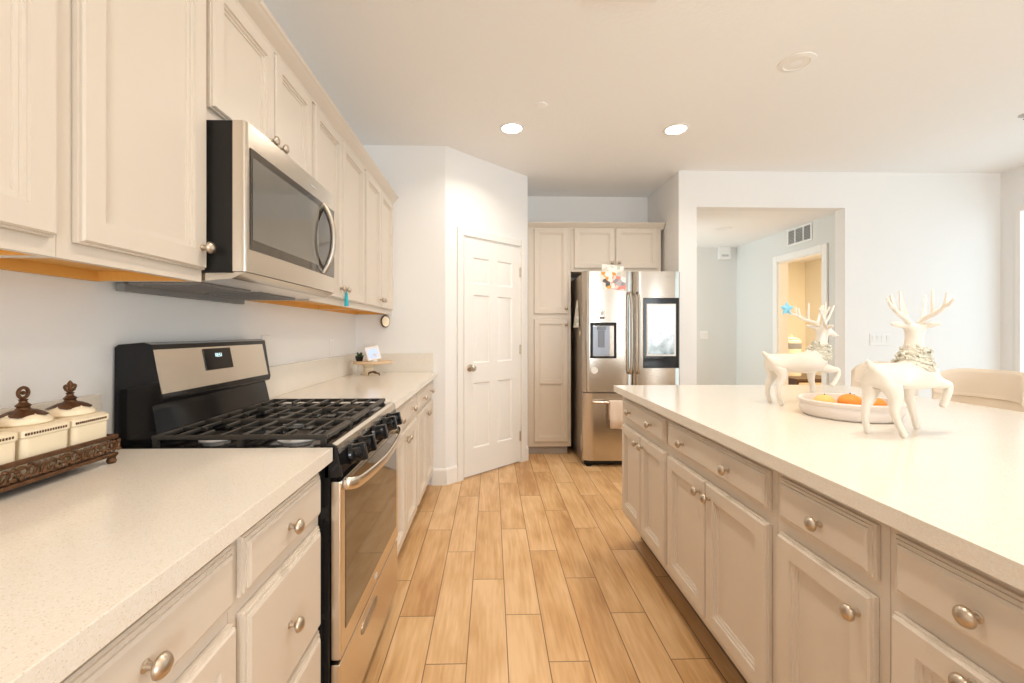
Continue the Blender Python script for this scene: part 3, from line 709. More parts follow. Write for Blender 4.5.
# ------------------------------------------------------------------ refrigerator
RX0, RX1, RF = 0.836, 1.738, 3.93
t = thing('refrigerator', 'stainless french-door refrigerator with a touch screen and water dispenser', 'refrigerator', (1.287, 4.3, 0), 0)
obj('cabinet_body', MB().box(RX0 + 0.004, RX1 - 0.004, RF + 0.075, 4.70, 0.03, 1.775, 0.004), 'dsteel', t, world=True)
obj('kick_grille', MB().box(RX0 + 0.02, RX1 - 0.02, RF + 0.05, RF + 0.0745, 0.012, 0.055, 0.003), 'matte', t, world=True)
for fx in (RX0 + 0.06, RX1 - 0.06): obj('foot', MB().lathe([(0, 0), (0.025, 0), (0.025, 0.012), (0, 0.0125)], Matrix.Translation((fx, RF + 0.055, 0)), 16), 'matte', t, world=True)
def fdoor(name, x0, x1, z0, z1, bow=0.010, rl=0.03, rr=0.03):
    n = 14; front = []
    for k in range(n + 1):
        u = k / n; x = x0 + (x1 - x0) * u
        y = RF + bow * (2 * u - 1) ** 2
        dl, dr_ = (x - x0) / rl, (x1 - x) / rr
        for q in (dl, dr_):
            if q < 1: y += 0.022 * (1 - math.sqrt(max(0, 1 - (1 - q) ** 2)))
        front.append((x, y))
    prof = front + [(x1, RF + 0.07), (x0, RF + 0.07)]
    return obj(name, MB().loft([[(x, y, z) for x, y in prof] for z in (z0, z1)]), 'fsteel', t, world=True, sharp=50)
XM = 1.298
ld = fdoor('left_door', RX0, XM - 0.005, 0.688, 1.790)
rd = fdoor('right_door', XM + 0.005, RX1, 0.688, 1.790)
fz = fdoor('freezer_drawer', RX0, RX1, 0.058, 0.674)
ph = MB()
for x in (RX0 + 0.05, RX1 - 0.05): ph.box(x - 0.04, x + 0.04, RF + 0.03, RF + 0.12, 1.7755, 1.797, 0.004)
obj('hinge_cover', ph, 'grey', t, world=True)
# door handles, gently bowed
for x, nm, d_ in ((XM - 0.037, 'handle', ld), (XM + 0.035, 'handle', rd)):
    hp = bez([(x, RF + 0.010, 0.862), (x, RF - 0.030, 0.872), (x, RF - 0.047, 0.95), (x, RF - 0.055, 1.225), (x, RF - 0.047, 1.50), (x, RF - 0.030, 1.580), (x, RF + 0.010, 1.592)], 7)
    obj(nm, MB().tube(hp, 0.014, 12, 0.8), 'fsteel', d_, world=True)
hp = bez([(RX0 + 0.09, RF + 0.008, 0.600), (RX0 + 0.085, RF - 0.035, 0.600), (RX0 + 0.13, RF - 0.047, 0.600), (1.287, RF - 0.052, 0.600), (RX1 - 0.13, RF - 0.047, 0.600), (RX1 - 0.085, RF - 0.035, 0.600), (RX1 - 0.09, RF + 0.008, 0.600)], 7)
obj('handle', MB().tube(hp, 0.013, 12), 'fsteel', fz, world=True)
# dispenser
dx0, dx1, dz0, dz1 = 0.899, 1.140, 0.995, 1.322
fr = MB()
for a in ((dx0, dx0 + 0.022, dz0, dz1), (dx1 - 0.022, dx1, dz0, dz1), (dx0 + .022, dx1 - .022, dz1 - 0.03, dz1), (dx0 + .022, dx1 - .022, dz0, dz0 + 0.02)):
    fr.box(a[0], a[1], RF - 0.006, RF + 0.008, a[2], a[3], 0.002)
fr.box(dx0 + .022, dx1 - .022, RF + 0.0045, RF + 0.0095, dz0 + 0.02, dz1 - 0.03)
dp = obj('dispenser', fr, 'matte', ld, world=True)
obj('niche', MB().box(dx0 + 0.024, dx1 - 0.062, RF - 0.0035, RF + 0.004, dz0 + 0.022, dz1 - 0.032, 0.002), 'niche2', dp, world=True, label='blue grey recessed niche')
obj('paddle', MB().box(dx0 + 0.072, dx1 - 0.110, RF - 0.010, RF - 0.004, dz0 + 0.10, dz1 - 0.075, 0.003).box(dx0 + 0.060, dx1 - 0.098, RF - 0.014, RF - 0.004, dz1 - 0.07, dz1 - 0.034, 0.003), 'niche', dp, world=True)
# touch screen
sx0, sx1, sz0, sz1 = 1.388, 1.716, 0.905, 1.548
sb = obj('screen_bezel', MB().box(sx0, sx1, RF - 0.005, RF + 0.008, sz0, sz1, 0.002), 'black', rd, world=True)
obj('screen_border', MB().box(sx0 + 0.028, sx1 - 0.030, RF - 0.0062, RF - 0.0052, sz0 + 0.11, sz1 - 0.055), 'white', sb, world=True, label='white screen border')
obj('screen', MB().box(sx0 + 0.042, sx1 - 0.044, RF - 0.0073, RF - 0.0064, sz0 + 0.125, sz1 - 0.07), 'screen', sb, world=True, label='screen with a pale outdoor reflection put in as glow')
text_mesh('maker_lettering', 'SAMSUNG', 0.020, 'lgrey', rd, Matrix.Translation((1.635, RF + 0.0015, 1.742)) @ Matrix.Rotation(R(90), 4, 'X'))

# things on the refrigerator
def rotp(c, deg): return Matrix.Translation(c) @ Matrix.Rotation(R(deg), 4, 'Y')
for nm, lab, c_, s_, dg_, mm, yy in (('photo_print', 'pale photo print behind the other prints at the refrigerator top', (1.10, RF - 0.001, 1.765), (0.20, 0.16), 6, 'photo3', 0.0),
                            ('photo_print', 'orange-splashed photo print on the refrigerator door top', (1.075, RF - 0.004, 1.71), (0.13, 0.16), -8, 'photo1', 0.0),
                            ('photo_print', 'pink and grey photo print overlapping the orange one', (1.165, RF - 0.007, 1.68), (0.13, 0.12), 12, 'photo2', 0.0)):
    p = MB().box(-s_[0] / 2, s_[0] / 2, -0.0008, 0.0008, -s_[1] / 2, s_[1] / 2).xf(rotp(c_, dg_))
    tag(obj(nm, p, mm), lab, 'photo', 'photo prints stuck on the refrigerator')
m = MB().lathe([(0.0, 0), (0.032, 0), (0.032, 0.006), (0.0, 0.007)], axis_m((0.937, RF + 0.002, 0.885), (0, -1, 0)), 24)
tag(obj('round_magnet', m, 'white'), 'round white magnet below the water dispenser', 'magnet')
m = MB()
m.tube([(1.005 + 0.032 * math.cos(a), RF - 0.003, 1.405 + 0.036 * math.sin(a)) for a in [2 * PI * k / 22 for k in range(23)]], 0.004, 8)
t2 = thing('ring_magnet', 'small white ring magnet with a dark base above the dispenser', 'magnet', (1.005, RF - 0.003, 1.36))
obj('ring', m, 'white', t2, world=True); obj('figure', MB().sphere((1.008, RF - 0.005, 1.408), 0.016, 1, 0.4, 1.2), 'lgrey', t2, world=True); obj('base', MB().box(0.985, 1.028, RF - 0.009, RF + 0.001, 1.355, 1.372, 0.002), 'darkwood', t2, world=True)
# on the left flank
fl = MB().loft([[(RX0 - 0.004 - b2, 4.10 + a, 1.28), (RX0 - 0.004 - b2, 4.27 + a, 1.28), (RX0 - 0.002 - b2 * 0.2, 4.22 + a, 1.54), (RX0 - 0.002 - b2 * 0.2, 4.16 + a, 1.54)] for a, b2 in ((0, 0.0), (0, 0.022))])
tag(obj('paper_calendar', fl, 'photo3'), 'pale paper hanging on the left flank of the refrigerator', 'paper')
tag(obj('energy_sticker', MB().box(RX0 + 0.002, RX0 + 0.0038, 4.03, 4.05, 0.13, 0.27), 'white'), 'narrow white sticker low on the left flank of the refrigerator', 'sticker')
tag(obj('leaf_magnet', MB().loft([[(x, 4.09 + 0.013 * math.cos(a), 1.22 + 0.026 * math.sin(a)) for a in [2 * PI * k / 4 for k in range(4)]] for x in (RX0 + 0.0036, RX0 - 0.003)]), 'ceramic'), 'tiny cream magnet on the left flank of the refrigerator', 'magnet')
# towel over the freezer handle
tw = MB(); cols = 15; loops = []
prof = [(-0.062, 0.37), (-0.064, 0.46), (-0.066, 0.55), (-0.069, 0.602), (-0.0605, 0.6165), (-0.051, 0.6185), (-0.040, 0.614), (-0.034, 0.60), (-0.028, 0.52), (-0.026, 0.44)]
for k in range(cols + 1):
    u = k / cols; x = 1.06 + 0.19 * u
    loops.append([(x + (0.012 * (0.60 - z) * (1 - 2 * u)), RF + y - (0.006 * math.sin(u * 13) + 0.005) * min(1, max(0, (0.59 - z) * 8)) * (1 if i < 4 else -0.3), z - 0.012 * (u if i == 0 else 0)) for i, (y, z) in enumerate(prof)])
tw.loft(loops, False, False, closed=False)
to = tag(obj('hand_towel', tw, 'towel', sharp=80), 'cream hand towel hung over the freezer drawer handle', 'towel')
sm = to.modifiers.new('solid', 'SOLIDIFY'); sm.thickness = 0.004; sm.offset = 0

# ------------------------------------------------------------------ canister set on the near counter
t = thing('canister_stand', 'long ornate bronze openwork stand holding three cream canisters', 'stand', (-0.99, 0.90, 0.914))
st = MB()
SX0, SX1, SY0, SY1 = -1.052, -0.928, 0.735, 1.094
st.box(SX0, SX1, SY0, SY1, 0.934, 0.9395)
obj('base', st, 'bronze', t, world=True)
rails = MB()
for z0, z1 in ((0.932, 0.940), (0.974, 0.984)):
    rails.box(SX1 - 0.006, SX1 + 0.002, SY0, SY1 + 0.004, z0, z1, 0.0015).box(SX0 - 0.002, SX0 + 0.006, SY0, SY1 + 0.004, z0, z1, 0.0015)
    rails.box(SX0 + .006, SX1 - .006, SY1 - 0.004, SY1 + 0.004, z0, z1, 0.0015).box(SX0 + .006, SX1 - .006, SY0 - 0.004, SY0 + 0.004, z0, z1, 0.0015)
obj('rail', rails, 'bronze', t, world=True)
fil = MB()
def scroll(fil, P, n, a0):
    # an S-scroll in the plane P(u, v)
    pts = []
    for k in range(13):
        a = a0 + k * 0.5; r = 0.004 + 0.0009 * k
        pts.append(P(n + r * math.cos(a), 0.957 + r * math.sin(a) * 0.95))
    fil.tube(pts, 0.0026, 6)
nsc = 24
for k in range(nsc):
    yk = SY0 + 0.012 + (SY1 - SY0 - 0.016) * k / (nsc - 1)
    scroll(fil, lambda u, v: (SX1 - 0.002, u, v), yk, k * 2.1 + (PI if k % 2 else 0))
    fil.sphere((SX1 - 0.001, yk + 0.012, 0.957 + 0.010 * (-1) ** k), 0.0052, 0.6, 1.3, 0.8, 8)
    fil.sphere((SX1 - 0.001, yk + 0.012, 0.957 - 0.010 * (-1) ** k), 0.0042, 0.6, 1.1, 1.1, 8)
for k in range(5):
    scroll(fil, lambda u, v: (u, SY1 + 0.001, v), SX0 + 0.014 + 0.024 * k, k * 2.1)
obj('filigree', fil, 'bronze', t, world=True)
for x in (SX1 - 0.006, SX0 + 0.006):
    for y in (SY1 - 0.008, SY0 + 0.008):
        obj('foot', MB().lathe([(0, 0), (0.008, 0), (0.011, 0.006), (0.008, 0.013), (0.012, 0.018), (0, 0.018)], Matrix.Translation((x, y, 0.9145)), 12), 'bronze', t, world=True)
for i, (ya, yb, lab) in enumerate(((0.988, 1.082, 'cream square canister with a bronze finial lid, standing nearest the range'), (0.882, 0.984, 'cream square canister with a looped finial lid, middle one of the bronze stand'), (0.776, 0.878, 'cream square canister cut off by the photo edge on the bronze stand'))):
    xa, xb = -1.045, -0.936
    cx, cy = (xa + xb) / 2, (ya + yb) / 2 + 0.006
    c = thing('canister', lab, 'canister', (cx, cy, 0.94), 0, 'cream canisters on the bronze stand')
    h = 1.042
    b = MB()
    def rr(ix, z, r=0.012):
        pts = []
        hx, hy = (xb - xa) / 2 - ix, (yb - ya) / 2 - ix
        for q, (sx, sy) in enumerate(((1, 1), (-1, 1), (-1, -1), (1, -1))):
            for k in range(4):
                a = PI / 2 * q + PI / 2 * k / 3
                pts.append((cx + sx * (hx - r) + r * math.cos(a), cy + sy * (hy - r) + r * math.sin(a), z))
        return pts
    b.loft([rr(0.006, 0.9402), rr(0.003, 0.945), rr(0.002, h - 0.022), rr(-0.0005, h - 0.018), rr(-0.0005, h - 0.005), rr(0.006, h), rr(0.02, h + 0.001, 0.006)])
    obj('jar', b, 'ceramic', c, world=True, sharp=30)
    tr = MB()
    per = 16
    for k in range(per):
        y = ya + 0.010 + (yb - ya - 0.020) * k / (per - 1)
        tr.box(xb - 0.0005, xb + 0.0018, y - 0.0018, y + 0.0018, h - 0.0145, h - 0.0095, 0.0007)
        x = xa + 0.010 + (xb - xa - 0.020) * k / (per - 1)
        tr.box(x - 0.0018, x + 0.0018, yb - 0.0005, yb + 0.0018, h - 0.0145, h - 0.0095, 0.0007)
    obj('bead_band', tr, 'bronze', c, world=True, label='dark bronze beaded band')
    l = MB().lathe([(0.0, 0), (0.042, 0), (0.0455, 0.003), (0.0450, 0.007), (0.041, 0.013), (0.031, 0.021), (0.017, 0.027), (0, 0.029)], Matrix.Translation((cx, cy, h + 0.0012)), 32)
    lo = obj('lid', l, 'ceramic', c, world=True)
    lf = MB(); loops = []
    for r, z in ((0.0, 0.030), (0.012, 0.0295), (0.022, 0.0265)):
        loops.append([(cx + max(r, 1e-4) * math.cos(2 * PI * k / 40), cy + max(r, 1e-4) * math.sin(2 * PI * k / 40), h + 0.002 + z) for k in range(40)])
    loops.append([(cx + (0.0365 + 0.0045 * math.sin(5 * 2 * PI * k / 40) + 0.002 * math.sin(13 * 2 * PI * k / 40)) * math.cos(2 * PI * k / 40), cy + (0.0365 + 0.0045 * math.sin(5 * 2 * PI * k / 40) + 0.002 * math.sin(13 * 2 * PI * k / 40)) * math.sin(2 * PI * k / 40), h + 0.0198 - 0.002 * math.sin(5 * 2 * PI * k / 40)) for k in range(40)])
    lf.loft(loops, True, False)
    obj('leaf_cap', lf, 'bronze', lo, world=True)
    f = MB().lathe([(0, 0), (0.014, 0), (0.010, 0.005), (0.013, 0.010), (0.007, 0.015), (0.006, 0.019), (0.0085, 0.022), (0, 0.024)], Matrix.Translation((cx, cy, h + 0.030)), 14)
    zc = h + 0.054
    if i == 0:
        for s_ in (-1, 1):
            f.tube(bez([(cx, cy, zc), (cx, cy + s_ * 0.008, zc + 0.004), (cx, cy + s_ * 0.013, zc + 0.012), (cx, cy + s_ * 0.010, zc + 0.016), (cx, cy + s_ * 0.007, zc + 0.012)], 4), 0.003, 8)
        f.tube([(cx, cy, zc - 0.003), (cx, cy, zc + 0.01), (cx, cy, zc + 0.020), (cx, cy, zc + 0.027)], [0.003, 0.0045, 0.0055, 0.001], 8)
        f.box(cx - 0.004, cx + 0.004, cy - 0.011, cy + 0.011, zc + 0.003, zc + 0.006, 0.001)
    else:
        f.tube([(cx, cy + 0.010 * math.sin(a), zc + 0.012 - 0.011 * math.cos(a)) for a in [2 * PI * k / 20 for k in range(21)]], 0.0034, 8)
        f.sphere((cx, cy, zc + 0.012), 0.0045, 1, 1, 1, 8)
    obj('finial', f, 'bronze', lo, world=True)

# ------------------------------------------------------------------ far end of the left counter
t = thing('riser', 'round wooden riser on the counter by the pantry wall', 'riser', (-0.90, 3.29, 0.914))
obj('top', MB().lathe([(0, 0), (0.140, 0), (0.145, 0.006), (0.145, 0.016), (0.140, 0.020), (0, 0.020)], Matrix.Translation((-0.895, 3.29, 0.998)), 36), 'lightwood', t, world=True)
obj('pedestal', MB().lathe([(0, 0), (0.060, 0), (0.060, 0.006), (0.040, 0.020), (0.035, 0.05), (0.050, 0.078), (0, 0.0835)], Matrix.Translation((-0.93, 3.30, 0.9144)), 24), 'ceramic', t, world=True)
t = thing('weather_display', 'small white framed digital display tilted on the wooden riser', 'display', (-0.875, 3.25, 1.018))
Tm = Matrix.Translation((-0.86, 3.22, 1.02)) @ Matrix.Rotation(R(22), 4, 'Z') @ Matrix.Rotation(R(-24), 4, 'X') @ Matrix.Rotation(R(-12), 4, 'Y')
obj('frame', MB().box(-0.05, 0.05, -0.006, 0.006, 0.010, 0.118, 0.003, 2).xf(Tm), 'white', t, world=True)
obj('screen', MB().box(-0.036, 0.036, -0.0075, -0.0062, 0.024, 0.096).xf(Tm), 'lcd', t, world=True, label='pale blue lit screen')
obj('stand', MB().box(-0.02, 0.02, 0.0, 0.055, 0.0, 0.006).box(-0.012, 0.012, 0.0065, 0.012, 0.006, 0.06).xf(Matrix.Translation((-0.86, 3.22, 1.0185)) @ Matrix.Rotation(R(22), 4, 'Z')), 'white', t, world=True)
t = thing('succulent', 'small dark green succulent in a dark pot on the wooden riser', 'plant', (-0.985, 3.25, 1.018))
obj('pot', MB().lathe([(0, 0), (0.022, 0), (0.030, 0.034), (0.027, 0.034), (0.024, 0.028), (0, 0.028)], Matrix.Translation((-0.985, 3.25, 1.0185)), 18), 'matte', t, world=True)
lv = MB()
for k in range(16):
    a = k * 2.4; tl = 0.3 + 0.9 * (k % 4) / 3
    d_ = Vector((math.cos(a) * math.sin(tl), math.sin(a) * math.sin(tl), math.cos(tl)))
    b0 = Vector((-0.985, 3.25, 1.045)); L_ = 0.045
    lv.tube([b0, b0 + d_ * L_ * 0.5, b0 + d_ * L_], [0.004, 0.008, 0.001], 6)
obj('leaves', lv, 'green', t, world=True)
g = MB().tube(bez([(-0.90, 3.20, 0.935), (-0.87, 3.19, 0.944), (-0.845, 3.185, 0.938), (-0.82, 3.18, 0.930)], 5), [0.007] * 6 + [0.010] * 5 + [0.006] * 5, 8)
g.tube([(-0.82, 3.18, 0.930), (-0.815, 3.18, 0.9165)], [0.006, 0.002], 8).tube([(-0.90, 3.20, 0.935), (-0.905, 3.20, 0.9165)], [0.006, 0.002], 8)
tag(obj('trinket', g, 'darkwood'), 'small dark brown trinket under the front of the wooden riser', 'trinket')
# tassel on the knob, round tag under the cabinet end
t = thing('tassel', 'teal thread tassel hanging from an upper cabinet knob', 'tassel', (-0.765, 2.340, 1.462))
kx = FU + 0.0275
obj('loop', MB().tube([(kx, 2.34 + 0.0065 * math.sin(a), 1.462 + 0.0068 * math.cos(a) - (0.012 if math.cos(a) < -0.5 else 0)) for a in [2 * PI * k / 16 for k in range(17)]], 0.0015, 6), 'teal', t, world=True)
obj('head', MB().sphere((kx, 2.34, 1.440), 0.007), 'teal', t, world=True)
sk = MB()
for k in range(14):
    a = 2 * PI * k / 14
    sk.tube([(kx + 0.003 * math.cos(a), 2.34 + 0.003 * math.sin(a), 1.437), (kx + 0.007 * math.cos(a), 2.34 + 0.010 * math.sin(a), 1.41), (kx + 0.008 * math.cos(a), 2.34 + 0.012 * math.sin(a), 1.375)], 0.003, 5)
obj('skirt', sk, 'teal', t, world=True)
t = thing('wooden_tag', 'round wooden tag hanging below the far upper cabinet end', 'tag', (-0.845, 3.47, 1.34))
TM = Matrix.Translation((-0.845, 3.462, 1.320)) @ Matrix.Rotation(R(-30), 4, 'Z') @ Matrix.Rotation(R(90), 4, 'Y')
obj('disc', MB().lathe([(0, -0.006), (0.047, -0.006), (0.050, -0.003), (0.050, 0.003), (0.047, 0.006), (0, 0.006)], TM, 28), 'darkwood', t, world=True)
obj('face', MB().lathe([(0, 0.0062), (0.041, 0.0062), (0.041, 0.0075), (0, 0.0078)], TM, 28), 'ceramic', t, world=True, label='pale painted face')
obj('string', MB().tube([(-0.845, 3.462, 1.366), (-0.845, 3.462, 1.3745)], 0.0015, 6), 'darkwood', t, world=True)

# ------------------------------------------------------------------ deer figurines on the island
def skin_mesh(chains, sub=2):
    me = bpy.data.meshes.new('skin'); verts = []; edges = []; rad = []; idx = {}
    for ch in chains:
        prev = None
        for p in ch:
            key = p[0] if isinstance(p[0], str) else None
            if key and key in idx: i = idx[key]
            else:
                co, r = (p[1], p[2]) if key else (p[0], p[1])
                i = len(verts); verts.append(co); rad.append(r)
                if key: idx[key] = i
            if prev is not None: edges.append((prev, i))
            prev = i
    me.from_pydata(verts, edges, [])
    o = bpy.data.objects.new('skin', me); COL.objects.link(o)
    sk_ = o.modifiers.new('skin', 'SKIN'); sk_.use_smooth_shade = True
    lay = me.skin_vertices[0] if me.skin_vertices else None
    for i, r in enumerate(rad):
        rr_ = r if isinstance(r, tuple) else (r, r)
        lay.data[i].radius = rr_
    lay.data[0].use_root = True
    ss = o.modifiers.new('sub', 'SUBSURF'); ss.levels = sub; ss.render_levels = sub
    dg = bpy.context.evaluated_depsgraph_get(); dg.update()
    out = bpy.data.meshes.new_from_object(o.evaluated_get(dg))
    bpy.data.objects.remove(o)
    for p in out.polygons: p.use_smooth = True
    return out

def deer(label, loc, rz, head_yaw, sc=1.0, nx=0.0, step=0.0):
    t = thing('deer_figurine', label, 'figurine', loc, rz, 'white deer figurines on the island')
    hy = R(head_yaw)
    nb = Vector((0.118, 0, 0.262)); 
    def hd(x, y, z):  # head coordinates turned about the neck
        c_, s_ = math.cos(hy), math.sin(hy)
        return (0.106 + nx + x * c_ - y * s_, x * s_ + y * c_, z)
    B = 'abcdefgh'
    ch = [[('pel', (-0.105, 0, 0.198), 0.046), ('sp1', (-0.05, 0, 0.193), 0.046), ('sp2', (0.01, 0, 0.191), 0.048), ('che', (0.066, 0, 0.200), 0.050), ('nk1', (0.090 + nx * 0.6, 0, 0.240), 0.036), ('nk2', (0.100 + nx, 0, 0.283), 0.026), ('nk3', (0.106 + nx, 0, 0.318), 0.022), ('hd1', hd(0.012, 0, 0.338), 0.022), ('hd2', hd(0.042, 0, 0.333), 0.017), ((hd(0.070, 0, 0.320)), 0.011), ((hd(0.088, 0, 0.313)), 0.009)],
          [('pel',), ((-0.145, 0, 0.222), 0.013), ((-0.165, 0, 0.236), 0.009), ((-0.172, 0, 0.246), 0.004)]]
    for s_ in (1, -1):
        d_ = step if s_ < 0 else 0.0
        ch.append([('pel',), ((-0.112, s_ * 0.026, 0.172), 0.031), ((-0.098, s_ * 0.034, 0.133), 0.021), ((-0.122 + d_ * .3, s_ * 0.035, 0.092), 0.0125), ((-0.122 + d_ * .7, s_ * 0.036, 0.055), 0.0098), ((-0.112 + d_, s_ * 0.037, 0.022), 0.0098), ((-0.104 + d_, s_ * 0.037, 0.010), 0.0125)])
        ch.append([('hd1',), (hd(-0.002, s_ * 0.024, 0.350), 0.009), (hd(-0.010, s_ * 0.042, 0.354), 0.010), (hd(-0.014, s_ * 0.060, 0.358), 0.004)])
    ch.append([('che',), ((0.082, 0.028, 0.170), 0.025), ((0.078, 0.032, 0.130), 0.016), ((0.088 + step * .2, 0.033, 0.085), 0.0115), ((0.092 + step * .45, 0.033, 0.045), 0.0095), ((0.096 + step * .6, 0.033, 0.020), 0.0095), ((0.102 + step * .65, 0.033, 0.010), 0.0120)])
    ch.append([('che',), ((0.092, -0.028, 0.175), 0.024), ((0.122, -0.033, 0.163), 0.018), ((0.150, -0.034, 0.165), 0.0145), ((0.150, -0.035, 0.138), 0.0115), ((0.132, -0.035, 0.105), 0.0100), ((0.118, -0.035, 0.090), 0.0120)])
    ch = [[(q[0],) if len(q) == 1 else q for q in c_] for c_ in ch]
    me = skin_mesh(ch)
    zmin = min(v.co.z for v in me.vertices)
    for v in me.vertices: v.co.z -= zmin
    me.materials.append(M['deer'])
    b = bpy.data.objects.new('body', me); COL.objects.link(b); b.parent = t
    for s_ in (1, -1):
        an = MB()
        A = lambda x, y, z: Vector(hd(x, s_ * y * 0.85, z)) - Vector((0, 0, zmin))
        beam = bez([A(0.006, 0.010, 0.352), A(-0.018, 0.028, 0.374), A(-0.052, 0.050, 0.388), A(-0.078, 0.066, 0.408), A(-0.080, 0.074, 0.446)], 5)
        an.tube(beam, [0.0085 - 0.0042 * k / (len(beam) - 1) for k in range(len(beam))], 8)
        for st_, en in ((3, (0.034, 0.034, 0.448)), (8, (-0.030, 0.044, 0.462)), (12, (-0.050, 0.082, 0.440)), (15, (-0.112, 0.084, 0.428))):
            p = beam[st_]; q = A(*en); md_ = p.lerp(q, 0.5) + Vector((0.0, 0, -0.006))
            an.tube(bez([p, md_, q], 4), [0.0064 - 0.0034 * k / 8 for k in range(9)], 7)
        ao = obj('antler', an, 'deer', t)
        if s_ > 0: tips = [v.co.copy() for v in ao.data.vertices]
    # glittering collar around the neck
    col_ = MB()
    cen = Vector((0.095 + nx * 0.8, 0, 0.250 - zmin)); ax = Vector((0.28, 0, 1)).normalized()
    e1 = ax.cross(Vector((0, 1, 0))).normalized(); e2 = ax.cross(e1)
    rnd = random.Random(3)
    for j, (hgt, rad_) in enumerate(((-0.034, 0.041), (-0.015, 0.037), (0.004, 0.032), (0.022, 0.027))):
        pts = []
        for k in range(25):
            a = 2 * PI * k / 24
            pts.append(cen + ax * (hgt + 0.003 * math.sin(3 * a + j)) + (e1 * math.cos(a) + e2 * math.sin(a)) * (rad_ + 0.002 * math.sin(5 * a + j * 2)))
        col_.tube(pts, 0.0085, 7)
        for k in range(26):
            a = 2 * PI * rnd.random(); d_ = (e1 * math.cos(a) + e2 * math.sin(a))
            p = cen + ax * (hgt + rnd.uniform(-0.006, 0.006)) + d_ * (rad_ + 0.005)
            q = p + d_ * 0.004 + ax * rnd.uniform(-0.016, 0.016) + d_.cross(ax) * rnd.uniform(-0.014, 0.014)
            col_.tube([p, p.lerp(q, 0.5) + d_ * 0.003, q], [0.0016, 0.0042, 0.001], 5)
    obj('collar', col_, 'glitter', t, label='gold and silver glittering collar')
    obj('muzzle_tip', MB().sphere(Vector(hd(0.094, 0, 0.314)) - Vector((0, 0, zmin)), 0.0058, 1, 1, 0.8, 10), 'deer', t)
    Mw = Matrix.Translation(loc) @ Matrix.Rotation(rz, 4, 'Z')
    return min((Mw @ q for q in tips), key=lambda q: q.x)
tip = deer('white deer figurine facing right with a blue star on its antler, behind the round tray', (1.372, 1.90, 0.9142), R(2), 14)
deer('white deer figurine seen from behind, nearest the viewer in front of the round tray', (1.305, 1.34, 0.9142), R(17), 34, nx=-0.055, step=0.04)
# star ornament on the far deer's antler
sp = tip + Vector((-0.008, -0.004, 0.010))
stt = MB()
ring = []
for k in range(10):
    a = PI / 2 + 2 * PI * k / 10; r = 0.034 if k % 2 == 0 else 0.018
    ring.append((r * math.cos(a), r * math.sin(a)))
stt.loft([[(sp.x, sp.y - 0.009, sp.z)] * 0 or [(sp.x + u * s, sp.y + y, sp.z + v * s) for u, v in ring] for y, s in ((-0.010, 0.05), (0.0, 1.0), (0.010, 0.05))])
tag(obj('star_ornament', stt, 'star', sharp=10), 'pale blue star ornament hung on the antler of the right-facing deer', 'ornament')

# ------------------------------------------------------------------ round tray with fruit
BC = Vector((1.372, 1.632, 0.914))
t = thing('round_tray', 'round whitewashed wooden tray with a grooved side between the two deer', 'tray', BC)
q = 0.83
obj('dish', MB().lathe([(rr_ * q, zz_) for rr_, zz_ in [(0, 0.0005), (0.172, 0.0005), (0.180, 0.006), (0.192, 0.024), (0.193, 0.036), (0.188, 0.043), (0.187, 0.047), (0.194, 0.052), (0.197, 0.061), (0.192, 0.066), (0.182, 0.064), (0.176, 0.050), (0.170, 0.020), (0, 0.016)]], Matrix.Translation(BC), 56), 'bowlwood', t, world=True, sharp=50)
def fruit(name, lab, c, r, mm, grp, sq=(1, 1, 0.8)):
    tt = thing(name, lab, 'fruit', (c[0], c[1], c[2]), 0, grp)
    obj('flesh', MB().sphere(c, r, *sq, 20), mm, tt, world=True)
    obj('stem', MB().tube([(c[0], c[1], c[2] + r * sq[2] - 0.004), (c[0] + 0.002, c[1], c[2] + r * sq[2] + 0.004)], [0.003, 0.002], 6), 'darkwood', tt, world=True)
z0 = 0.914 + 0.0165
fruit('orange_fruit', 'orange fruit lying in the middle of the round tray', (1.395, 1.655, z0 + 0.0325), 0.040, 'orange', 'fruit in the round tray')
fruit('orange_fruit', 'orange fruit lying against the right side of the round tray', (1.455, 1.610, z0 + 0.029), 0.036, 'orange', 'fruit in the round tray')
fruit('yellow_fruit', 'yellow fruit lying on the left side of the round tray', (1.305, 1.670, z0 + 0.030), 0.0375, 'yellow', 'fruit in the round tray')
fruit('yellow_fruit', 'small tan fruit at the back right of the round tray', (1.450, 1.700, z0 + 0.026), 0.0325, 'yellow', 'fruit in the round tray')

